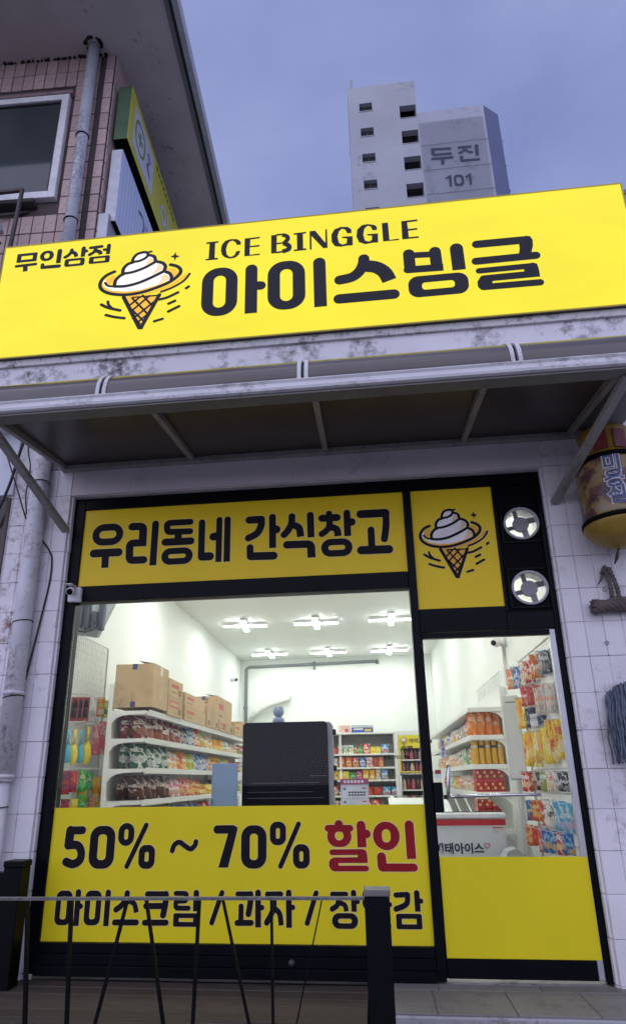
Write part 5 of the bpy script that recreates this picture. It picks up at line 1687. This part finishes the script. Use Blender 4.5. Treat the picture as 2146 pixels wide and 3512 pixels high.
for x, y, zt, hh, wp_, code in LEFT_PACKS:
    wd = max(wp_ * .98, .07)
    rz_ = R(24)
    if code in ('cy', 'yl', 'yw') and hh > .2:
        c_ = 'teal' if code == 'cy' else 'yellow'
        nth[c_] = nth.get(c_, 0) + 1
        scoop(f'{c_} plastic sand scoop, {("nearer the window", "farther from the window")[nth[c_] - 1]} of the two on the grid', c_, (x, y, zt - hh), hh, wd, rz_)
        continue
    if code == 'kr':
        nth['k'] = nth.get('k', 0) + 1
        gloves(f'black gloves on red card hanging {("nearest the window", "in the middle of three", "beside the silver film pack")[nth["k"] - 1]} on the left grid', (x, y, zt - hh), hh, wd, rz_)
        continue
    o = wrapper('pack', code, (x, y, zt - hh), hh, wd, rz_ + random.uniform(-.1, .2), f'{PAL[code][3]} {TOYS.get(code, "toy pack")} hanging on the left wire grid', 'toy pack', 'packs hanging on the left wire grid')
    o.name = 'toy_pack'
for zt, yl_ in ((1.86, (1.6, 1.75, 1.95, 2.15, 2.3)), (1.60, (1.55, 1.75, 1.95, 2.2)), (1.19, (1.55, 1.75, 1.95, 2.2))):
    for y in yl_:
        MB().tube([(-.675, y, zt + .015), (-.50, y, zt + .012), (-.488, y, zt + .03)], .004, 6).build('peg', wire_w, gr_, True)
for zz, yy in ((1.865, 2.42), (1.835, 2.52)):
    MB().tube([(-.675, yy, zz), (-.44, yy - .10, zz + .004), (-.425, yy - .10, zz + .03)], .006, 6).build('peg', wire_w, gr_, True)

# ---- right wall rack with hanging packs
rk = thing('peg_rack', 'white slatted rack on the right wall full of hanging snack packs', 'wire rack', (3.385, .6, .3))
MB().box(3.380, 3.394, .13, 1.18, .2, 1.96, .002).build('board', shelf_w, rk)
for k in range(22):
    MB().box(3.3765, 3.3799, .14, 1.17, .26 + k * .078, .27 + k * .078).build('slat_groove', M('groove_grey', (.50, .51, .50), .6), rk)
MB().tube([(3.374, .125, .2), (3.374, .125, 1.975), (3.374, 1.185, 1.975), (3.374, 1.185, .2)], .010, 8).build('frame', wire_w, rk, True)
SN = {'yr': 'sausage stick pack', 'oy': 'sausage stick pack', 'yw': 'sausage stick pack', 'yy': 'sausage stick pack', 'oc': 'dried squid pack', 'os': 'oval dried snack pack', 'bs': 'oval dried snack pack', 'ks': 'oval dried snack pack'}
for x, y, zt, hh, wp_, code in RIGHT_PACKS:
    wd = max(wp_ * 1.2, .07)
    a = math.acos(min(1, wp_ / wd))
    rowname = 'top row' if zt > 1.78 else 'second row' if zt > 1.45 else 'middle row' if zt > 1.2 else 'fourth row' if zt > 1.0 else 'fifth row' if zt > .8 else 'lowest row'
    lab = f'{PAL[code][3]} {SN.get(code, "snack pack")} in the {rowname} of the right rack'
    wrapper('pack', code, (min(x, 3.352), y, zt - hh), hh, wd, -a * .8 - .15, lab, 'snack pack', 'packs hanging on the right rack')
    if random.random() < .75:
        wrapper('pack', code, (min(x, 3.352) - .006, y + .045, zt - hh + .004), hh, wd, -a * .8 - .25, lab, 'snack pack', 'packs hanging on the right rack')
    MB().tube([(3.378, y + .02, zt - .004), (x - .045, y + .015, zt - .004), (x - .052, y + .015, zt + .012)], .003, 6).build('peg', wire_w, rk, True)

# ---- right gondola: near end faces the door, long side faces -x
RZ = [1.715, 1.455, 1.19, .945]
gr2 = thing('shelf_unit', 'white shop shelving on the right with orange bags and yellow cans', 'shelving', (3.25, 4.4, 0))
MB().box(3.40, 3.445, 2.24, 6.9, 0, 1.92).build('back_panel', shelf_w, gr2)
MB().box(3.385, 3.447, 2.18, 2.235, 0, 1.90, .003).build('upright', shelf_w, gr2)
for k in range(16):
    MB().box(3.41, 3.415, 2.3 + k * .09, 2.305 + k * .09, 1.921, 2.06).build('wire', wire_w, gr2)
MB().tube([(3.412, 2.24, 2.06), (3.412, 3.7, 2.06)], .006, 6).build('wire', wire_w, gr2)
for z in RZ + [.62]:
    sh = MB().box(3.085, 3.40, 2.21, 6.9, z - .03, z - .004, .002).build('shelf', shelf_w, gr2)
    MB().box(3.066, 3.0845, 2.20, 6.9, z - .042, z + .006, .003).build('price_rail', shelf_w, sh)
    MB().box(3.0665, 3.384, 2.180, 2.2095, z - .042, z + .002, .003).build('price_rail', shelf_w, sh)
    pr = [(3.3845, z - .043), (3.27, z - .043), (3.315, z - .052), (3.345, z - .066), (3.365, z - .085), (3.3845, z - .115)]
    N_ = len(pr)
    MB().add([(x, y, zz) for y in (2.19, 2.205) for x, zz in pr], [tuple(range(N_))[::-1], tuple(range(N_, 2 * N_))] + [(k, (k + 1) % N_, N_ + (k + 1) % N_, N_ + k) for k in range(N_)]).build('end_bracket', shelf_w, sh)
for k in range(4):
    wrapper('bag', 'or', (3.118 + k * .075, 2.27 + .01 * k, 1.457), .235, .088, random.uniform(-.25, .1), 'plain orange chip bag on the end of the right shelving', 'snack bag', 'orange bags on the right shelf end', d=.10)
    wrapper('bag', 'or', (3.118 + k * .075, 2.37 + .01 * k, 1.457), .235, .088, random.uniform(-.25, .1), 'plain orange chip bag of the rear row on the end of the right shelving', 'snack bag', 'orange bags on the right shelf end', d=.10)
can_me = {}
can_y = M('can_amber', (.62, .34, .02), .3, .1, 8)
can_lid = M('can_rim', (.62, .60, .55), .3, 0, 3, 0, .5)
can_b = M('can_dark', (.05, .03, .03), .4)
for r_ in range(2):
    for k in range(5):
        c = thing('snack_can', f'tall amber snack can in the {("front", "rear")[r_]} row on the right shelf end', 'can', (3.112 + k * .058, 2.25 + r_ * .075, 1.191), 'amber cans on the right shelf end', world=False)
        for nm, pf_, mt in (('can_body', [(.0265, .004), (.0272, .010), (.0272, .205), (.0265, .212)], can_y), ('lid', [(.0282, .2121), (.0282, .226), (.026, .229), (.01, .230)], M('can_lid_plastic', (.75, .66, .45), .3)), ('band', [(.02735, .150), (.0276, .152), (.0276, .172), (.02735, .174)], can_b if k % 2 else can_lid)):
            if nm not in can_me or nm == 'band':
                me = MB().lathe(pf_, (0, 0, 0), 18).mesh(nm, True)
                me.materials.append(mt)
                can_me[nm] = me
            link(nm, can_me[nm], None, c)
red_box = M('box_red', (.40, .02, .025), .4, .06, 6)
gold = M('box_gold', (.66, .46, .16), .5, .2, 40)
leaf = M('box_green', (.12, .25, .04), .5)
for r_ in range(2):
    for k in range(4):
        t = thing('snack_box', ('upper' if r_ else 'lower') + ' red biscuit box with golden rings on the right shelf end', 'snack box', (3.118 + k * .066, 2.25, .946 + r_ * .105), 'red boxes on the right shelf end', world=False)
        MB().box(-.032, .032, -.02, .14, 0, .103, .002).build('body', red_box, t)
        for cx_, cz_ in ((-.010, .068), (.010, .034)):
            n = 14
            MB().add([(cx_ + .013 * math.cos(6.2832 * j / n), yy, cz_ + .013 * math.sin(6.2832 * j / n)) for yy in (-.0215, -.0203) for j in range(n)], [tuple(range(n)), tuple(range(n, 2 * n))[::-1]] + [(j, (j + 1) % n, n + (j + 1) % n, n + j) for j in range(n)]).build('ring_print', gold, t)
        MB().box(-.022, -.008, -.0213, -.0203, .018, .030).build('leaf_print', leaf, t)
def row_right(z, seq, gname, where):
    y = 2.46
    for code, cnt, h, w in seq:
        for q in range(cnt):
            y += w * .5
            wrapper('bag', code, (3.155 + random.uniform(-.01, .015), y, z), h * random.uniform(.94, 1.04), w * 1.04, R(-90) + random.uniform(.0, .3), f'{PAL[code][3]} snack bag standing on the {where}', 'snack bag', gname, d=w * .75)
            y += w * .5 + .012
row_right(1.457, [('rw', 3, .19, .15), ('rg', 2, .18, .15), ('wk', 3, .19, .16), ('wo', 3, .18, .15), ('bw', 3, .18, .16), ('yw', 4, .18, .16), ('ow', 4, .18, .15)], 'bags on the upper right shelf', 'upper right shelf')
row_right(1.192, [('rw', 3, .20, .14), ('gr', 2, .20, .14), ('wg', 3, .19, .15), ('cw', 4, .18, .15), ('wo', 4, .17, .15), ('ow', 4, .17, .15), ('cw', 4, .17, .15)], 'bags on the middle right shelf', 'middle right shelf')
row_right(.947, [('rw', 3, .14, .14), ('cw', 3, .15, .15), ('wp', 3, .15, .15), ('yr', 3, .15, .15), ('wg', 4, .15, .15), ('rw', 4, .15, .15)], 'bags on the lower right shelf', 'lower right shelf')

# white notice board and cords beside the right rack
nb = thing('notice_board', 'narrow white framed board standing beside the right rack', 'board', (3.25, 1.3, 0))
MB().box(3.225, 3.360, 1.30, 1.325, 1.05, 1.72, .010).build('frame', M('board_grey', (.55, .57, .56), .4), nb)
MB().box(3.237, 3.348, 1.2975, 1.2999, 1.065, 1.705, .002).build('panel', M('board_white', (.80, .82, .82), .35, .03), nb)
MB().box(3.25, 3.33, 1.2962, 1.2973, 1.655, 1.667).build('print', M('board_print', (.30, .32, .34), .6), nb)
MB().box(3.28, 3.31, 1.305, 1.330, 0, 1.05).build('post', MATS['board_grey'], nb)

# ---- chest freezer by the door
fz = thing('chest_freezer', 'white chest freezer with red stripe and lettering inside the door', 'freezer', (2.75, 1.9, 0))
fz_w = M('freezer_white', (.66, .70, .74), .35, .03, 2)
MB().box(2.25, 3.165, 1.40, 2.10, .03, .758, .02).build('body', fz_w, fz)
MB().box(2.245, 3.170, 1.392, 2.11, .7585, .808, .012).build('rim', M('freezer_rim', (.74, .77, .80), .35), fz)
MB().box(2.25, 3.166, 1.3945, 1.3995, .712, .756).build('stripe', M('freezer_red', (.48, .02, .03), .4), fz)
MB().add([(2.26, 1.41, .809), (3.155, 1.41, .809), (3.155, 2.10, .90), (2.26, 2.10, .90), (2.26, 1.41, .815), (3.155, 1.41, .815), (3.155, 2.10, .906), (2.26, 2.10, .906)],
         [(0, 1, 2, 3), (7, 6, 5, 4), (0, 4, 5, 1), (1, 5, 6, 2), (2, 6, 7, 3), (3, 7, 4, 0)]).build('lid', glass('freezer_glass', (.55, .60, .58), 1.4), fz)
MB().box(2.28, 3.14, 1.44, 2.08, .60, .759).build('well', M('freezer_well', (.10, .11, .105), .6), fz)
MB().box(2.83, 2.93, 1.5, 1.54, .7595, .80, .003).build('price_card', M('card_yellow', (.72, .62, .06), .5), fz)
o = link('lettering', text_data('해태아이스', .084, .003, .0008), M('freezer_navy', (.012, .02, .06), .4), fz)
o.location = (2.592 - fz.location.x, 1.3990 - fz.location.y, .512)
hp = [(0, -14), (18, 4), (18, 16), (9, 20), (0, 13), (-9, 20), (-18, 16), (-18, 4)]
glyphs([('s', 6, 'rr', [q for p_ in hp + [hp[0]] for q in (p_[0], p_[1])], 0)], 1.3992, .001, 0, (3.005, .558), (1.1, 1.1)).build('heart', M('freezer_pink', (.45, .05, .12), .4), fz)
MB().box(3.06, 3.145, 1.3965, 1.3995, .655, .700).build('label', M('label_white', (.66, .62, .62), .5), fz)
MB().box(3.062, 3.143, 1.3957, 1.3964, .690, .698).build('label_line', MATS['freezer_red'], fz)
fz2 = thing('chest_freezer', 'low white freezer edge showing behind the window mullion', 'freezer', (2.5, 3.6, 0))
MB().box(2.32, 3.02, 3.0, 4.6, .03, .80, .02).build('body', fz_w, fz2)
MB().box(2.31, 3.025, 2.99, 4.61, .8005, .86, .015).build('rim', MATS['freezer_rim'], fz2)
MB().box(2.36, 2.98, 3.05, 4.55, .8605, .868).build('lid', M('freezer_lid_dark', (.06, .07, .07), .12), fz2)
sc_ = thing('floor_scale', 'light grey sloping plastic panel in front of the freezer end', 'plastic panel', (3.2, 1.2, .3))
MB().add([(3.04, 1.05, .455), (3.10, 1.05, .555), (3.16, 1.05, .575), (3.31, 1.05, .455), (3.04, 1.25, .455), (3.10, 1.25, .555), (3.16, 1.25, .575), (3.31, 1.25, .455)], [(0, 1, 2, 3)[::-1], (4, 5, 6, 7), (0, 1, 5, 4), (1, 2, 6, 5), (2, 3, 7, 6), (3, 0, 4, 7)]).build('cover', M('scale_grey', (.40, .43, .44), .45), sc_)
MB().box(3.08, 3.28, 1.07, 1.23, 0, .4545).build('stand', M('scale_stand', (.30, .32, .33), .5), sc_)

# ---- pay kiosk seen from behind
ks = thing('payment_kiosk', 'glossy black payment kiosk screen standing behind the window', 'kiosk', (1.52, .55, 0))
kb_ = NT('kiosk_black')
kb_.color(kb_.ramp(kb_.noise(kb_.coord('Object'), 2, 2), (.3, (.003, .004, .007)), (.7, (.006, .007, .011))))
kb_.set(Roughness=.12)
kb_.b.inputs['Specular IOR Level'].default_value = .06
def rslab(x0, x1, z0, z1, y0, y1, r, m, nm, par):
    pts = [(p[0], p[1]) for p in _rrect((x0 + x1) / 2, (z0 + z1) / 2, (x1 - x0) / 2, (z1 - z0) / 2, r)]
    n = len(pts)
    return MB().add([(p[0], y, p[1]) for y in (y0, y1) for p in pts], [tuple(range(n)), tuple(range(n, 2 * n))[::-1]] + [(k, (k + 1) % n, n + (k + 1) % n, n + k)[::-1] for k in range(n)]).build(nm, m, par)
rslab(1.212, 1.828, .62, 1.475, .50, .515, .03, kb_.m, 'screen', ks)
rslab(1.216, 1.862, .615, 1.472, .5155, .64, .03, M('kiosk_grey', (.30, .32, .34), .4), 'shell', ks)
for z in (1.40, 1.15, 1.05):
    MB().box(1.8625, 1.885, .53, .58, z - .02, z + .02, .004).build('hinge', rail_black, ks)
MB().box(1.36, 1.70, .53, .63, 0, .614, .01).build('column', MATS['kiosk_grey'], ks)
for z, x0, x1 in ((1.055, 1.28, 1.76), (.995, 1.25, 1.72), (.955, 1.25, 1.8), (1.10, 1.70, 1.815)):
    MB().box(x0, x1, .4985, .4998, z, z + .0025).build('seam', M('kiosk_seam', (.10, .11, .13), .3), ks)
fg = thing('figurine', 'small blue grey rounded figurine with a notched top on the kiosk', 'figurine', (1.465, .56, 1.473))
fg_m = M('figurine_slate', (.34, .40, .52), .6)
MB().lathe([(.034, 1.4725), (.042, 1.478), (.045, 1.492), (.038, 1.508), (.020, 1.518)], (1.465, .56, 0), 20).build('body', fg_m, fg, True)
MB().lathe([(.012, 1.5185), (.028, 1.524), (.038, 1.540), (.040, 1.556), (.036, 1.572), (.030, 1.579)], (1.465, .56, 0), 20).build('head', fg_m, fg, True)
for k in range(5):
    a = 6.283 * k / 5 + .3
    MB().tube([(1.465 + .024 * math.cos(a), .56 + .024 * math.sin(a), 1.577), (1.465 + .028 * math.cos(a), .56 + .028 * math.sin(a), 1.594)], [.010, .003], 8).build('point', fg_m, fg, True)
bd = thing('display_board', 'plain pale blue board standing on small feet beside the kiosk', 'board', (1.13, .3, .9))
MB().box(1.042, 1.222, .300, .306, .70, 1.190, .002).build('sheet', M('board_blue', (.24, .35, .47), .35, .05, 3), bd)
MB().box(1.036, 1.05, .27, .299, .70, .96).box(1.214, 1.228, .27, .299, .70, .96).build('foot', MATS['board_blue'], bd)
tb_ = tag(MB().box(.70, 2.2, .20, .48, .655, .695, .004).build('counter_shelf', M('counter_grey', (.45, .45, .44), .5)), 'narrow grey counter shelf behind the lower yellow window film', 'shelf')
MB().box(.74, .78, .24, .44, 0, .654).build('leg', MATS['counter_grey'], tb_)
MB().box(2.12, 2.16, .24, .44, 0, .654).build('leg', MATS['counter_grey'], tb_)
ps = thing('notice_stand', 'notice stand with pink header and white sheets beside the kiosk', 'notice', (2.0, .45, .7))
MB().box(1.915, 2.105, .450, .455, .69, 1.075).build('sheet', M('poster_back', (.58, .62, .66), .5), ps)
MB().box(1.913, 2.107, .4465, .4495, 1.040, 1.078).build('header', M('poster_pink', (.42, .05, .16), .5), ps)
for z0, z1 in ((.955, 1.03), (.87, .945)):
    p_ = MB().box(1.925, 2.095, .4468, .4495, z0, z1).build('paper', M('poster_white', (.72, .75, .78), .5), ps)
    MB().box(1.932, 1.948, .4455, .4467, z1 - .025, z1 - .01).build('mark', M('poster_blue', (.10, .20, .40), .5), p_)
    MB().box(2.06, 2.088, .4455, .4467, z1 - .018, z1 - .010).build('mark', M('poster_rose', (.45, .08, .16), .5), p_)
    for q in range(2):
        for j in range(6):
            MB().box(1.965 + j * .02, 1.980 + j * .02, .4455, .4467, z0 + .012 + q * .017, z0 + .022 + q * .017).build('print', M('poster_ink', (.06, .07, .09), .6), p_)
for j in range(6):
    MB().box(1.935 + j * .024, 1.951 + j * .024, .4452, .4464, 1.050, 1.068).build('print', MATS['poster_white'], ps)

# ---- back wall shelving and yellow fridge
BZ = [1.96, 1.565, 1.305, 1.065, .77]
bs = thing('shelf_unit', 'white shelving against the back wall with small snack boxes', 'shelving', (1.9, 9.4, 0))
MB().box(1.22, 2.58, 9.44, 9.47, 0, 1.99).build('back_panel', M('back_panel_grey', (.22, .215, .20), .7), bs)
for x in (1.22, 1.46, 2.56):
    MB().box(x - .02, x + .02, 9.14, 9.4395, 0, 1.985, .003).build('upright', shelf_w, bs)
for z in BZ[1:]:
    MB().box(1.241, 2.539, 9.12, 9.4395, z - .035, z - .002, .003).build('shelf', shelf_w, bs)
    for q in range(8):
        MB().box(1.29 + q * .16, 1.33 + q * .16, 9.1165, 9.1195, z - .03, z - .01).build('price_tag', MATS['tag_cream'], bs)
MB().box(1.20, 2.60, 9.12, 9.4395, 1.9455, 1.975, .003).build('top_shelf', shelf_w, bs)
def row_back(z, seq, where):
    x = 1.26
    for code, cnt, h, w, kd in seq:
        for q in range(cnt):
            x += w * .5
            wrapper(kd, code, (x, 9.20, z), h, w * 1.02, random.uniform(-.12, .12), f'{PAL[code][3]} snack {"box" if kd == "box" else "bag"} on the {where} against the back wall', 'snack box' if kd == 'box' else 'snack bag', 'goods on the back wall shelving', d=w * .5)
            x += w * .5 + .008
row_back(1.566, [('rd', 1, .12, .14, 'box'), ('wg', 3, .17, .10, 'bag'), ('rg', 1, .13, .08, 'box'), ('gr', 1, .13, .08, 'box'), ('rw', 1, .19, .15, 'bag'), ('yy', 2, .13, .10, 'box'), ('bl', 1, .18, .16, 'bag')], 'upper shelf')
row_back(1.306, [('sw', 1, .18, .14, 'bag'), ('or', 1, .19, .13, 'bag'), ('ro', 1, .20, .14, 'bag'), ('pr', 1, .19, .13, 'bag'), ('bw', 1, .18, .13, 'bag'), ('wp', 1, .19, .13, 'bag'), ('rd', 1, .17, .10, 'bag'), ('ro', 1, .18, .10, 'bag')], 'second shelf')
row_back(1.066, [('yr', 1, .18, .14, 'bag'), ('yy', 1, .16, .20, 'box'), ('gr', 1, .13, .14, 'bag'), ('mg', 1, .16, .12, 'bag'), ('yo', 2, .19, .12, 'bag'), ('cw', 1, .19, .10, 'bag'), ('bs', 1, .20, .14, 'bag')], 'third shelf')
row_back(.772, [('rw', 1, .18, .14, 'bag'), ('bl', 1, .09, .16, 'box'), ('rw', 1, .14, .18, 'box'), ('gr', 1, .14, .16, 'bag'), ('rd', 2, .15, .16, 'bag'), ('bl', 2, .15, .16, 'bag')], 'fourth shelf')
row_back(.50, [('wo', 2, .17, .14, 'bag'), ('gn', 2, .19, .16, 'bag'), ('rw', 2, .19, .16, 'bag')], 'fifth shelf')
t = thing('snack_box', 'pale pink box printed with a peach on the back shelving', 'snack box', (1.56, 9.2, 1.976))
MB().box(1.44, 1.68, 9.15, 9.3, 1.976, 2.13, .004).build('body', M('box_pink', (.74, .50, .46), .5), t)
MB().lathe([(.002, -.035), (.03, -.02), (.038, 0), (.03, .02), (.002, .035)], (1.60, 9.155, 2.03), 14).build('peach_print', M('peach_red', (.55, .10, .08), .5), t, True)
t = thing('snack_box', 'blue box with grey lid and yellow mark on the back shelving', 'snack box', (1.92, 9.2, 1.976))
MB().box(1.70, 2.14, 9.15, 9.3, 1.976, 2.075, .004).build('body', M('box_blue', (.02, .08, .34), .4), t)
MB().box(1.70, 2.14, 9.18, 9.31, 2.0755, 2.13, .004).build('lid', M('box_grey', (.52, .54, .55), .5), t)
MB().box(1.74, 1.94, 9.1475, 9.1495, 2.03, 2.06).build('print', M('box_print_white', (.75, .72, .72), .5), t)
MB().box(1.97, 2.10, 9.1475, 9.1495, 2.0, 2.045).build('print', M('box_print_yellow', (.72, .5, .04), .5), t)

fd = thing('display_fridge', 'tall drinks fridge with yellow front panel and shelves behind the mullion', 'fridge', (2.85, 7.2, 0))
fw = M('fridge_white', (.70, .72, .72), .35, .03)
fyl = M('fridge_yellow', (.72, .60, .02), .4, .03)
MB().box(2.50, 2.56, 7.0, 7.6, 0, 1.85, .01).build('side', fw, fd)
MB().box(3.00, 3.05, 7.0, 7.6, 0, 1.85, .01).build('side', fw, fd)
MB().box(2.5605, 2.9995, 7.0, 7.6, 1.77, 1.85, .008).build('top', fw, fd)
MB().box(2.5605, 2.9995, 7.55, 7.6, 0, 1.7695).build('back', M('fridge_inside', (.16, .16, .15), .6), fd)
MB().box(2.5605, 2.9995, 7.0, 7.5495, 0, .35).build('base', fw, fd)
MB().box(2.5605, 2.9995, 6.992, 7.01, 1.56, 1.7695).build('front_panel', fyl, fd)
MB().box(2.5605, 2.585, 6.992, 7.01, 1.19, 1.5595).build('edge_strip', fyl, fd)
MB().box(2.5605, 2.9995, 6.992, 7.01, 1.17, 1.1895).build('edge_strip', fyl, fd)
logo(fd, 6.9915, (2.648, 1.672), (.30, .28), (cream, tan_, amber, ink), grow=0, st=.0004)
o = link('lettering', text_data('아이스빙글', .085, .003, .0005), ink, fd)
o.location = (2.735 - fd.location.x, 6.9910 - fd.location.y, 1.645)
o = link('lettering', text_data('ZERO음료', .042, .002, .0005), ink, fd)
o.location = (2.605 - fd.location.x, 6.9910 - fd.location.y, 1.565)
for z in (1.38, 1.16, .90, .64):
    MB().box(2.561, 2.999, 7.05, 7.54, z - .02, z).build('shelf', fw, fd)
bott = [M('bottle_red', (.30, .03, .03), .2), M('bottle_cream', (.62, .50, .38), .3), M('bottle_brown', (.08, .04, .03), .2), M('bottle_pink', (.5, .12, .16), .3)]
BN = ['red', 'cream', 'brown', 'pink']
for z, sn in ((1.381, 'upper'), (1.161, 'second'), (.901, 'third'), (.641, 'lowest')):
    for k in range(5):
        q = (k * 3 + int(z * 10)) % 4
        tag(MB().lathe([(.030, 0), (.034, .01), (.034, .10), (.018, .135), (.018, .16), (.004, .161)], (2.62 + k * .075, 7.10, z), 12).build('bottle', bott[q], None, True), f'{BN[q]} bottle on the {sn} shelf of the yellow fridge', 'bottle', f'{BN[q]} bottles in the yellow fridge')
MB().tube([(2.568, 6.97, 1.12), (2.568, 6.97, .80)], .010, 8).build('handle', white_plastic, fd, True)
cable([(3.30, 1.33, 1.0), (3.33, 1.33, .80), (3.30, 1.33, .68), (3.34, 1.33, .45)], .006, 'thin white cord hanging beside the notice board').data.materials[0] = white_plastic
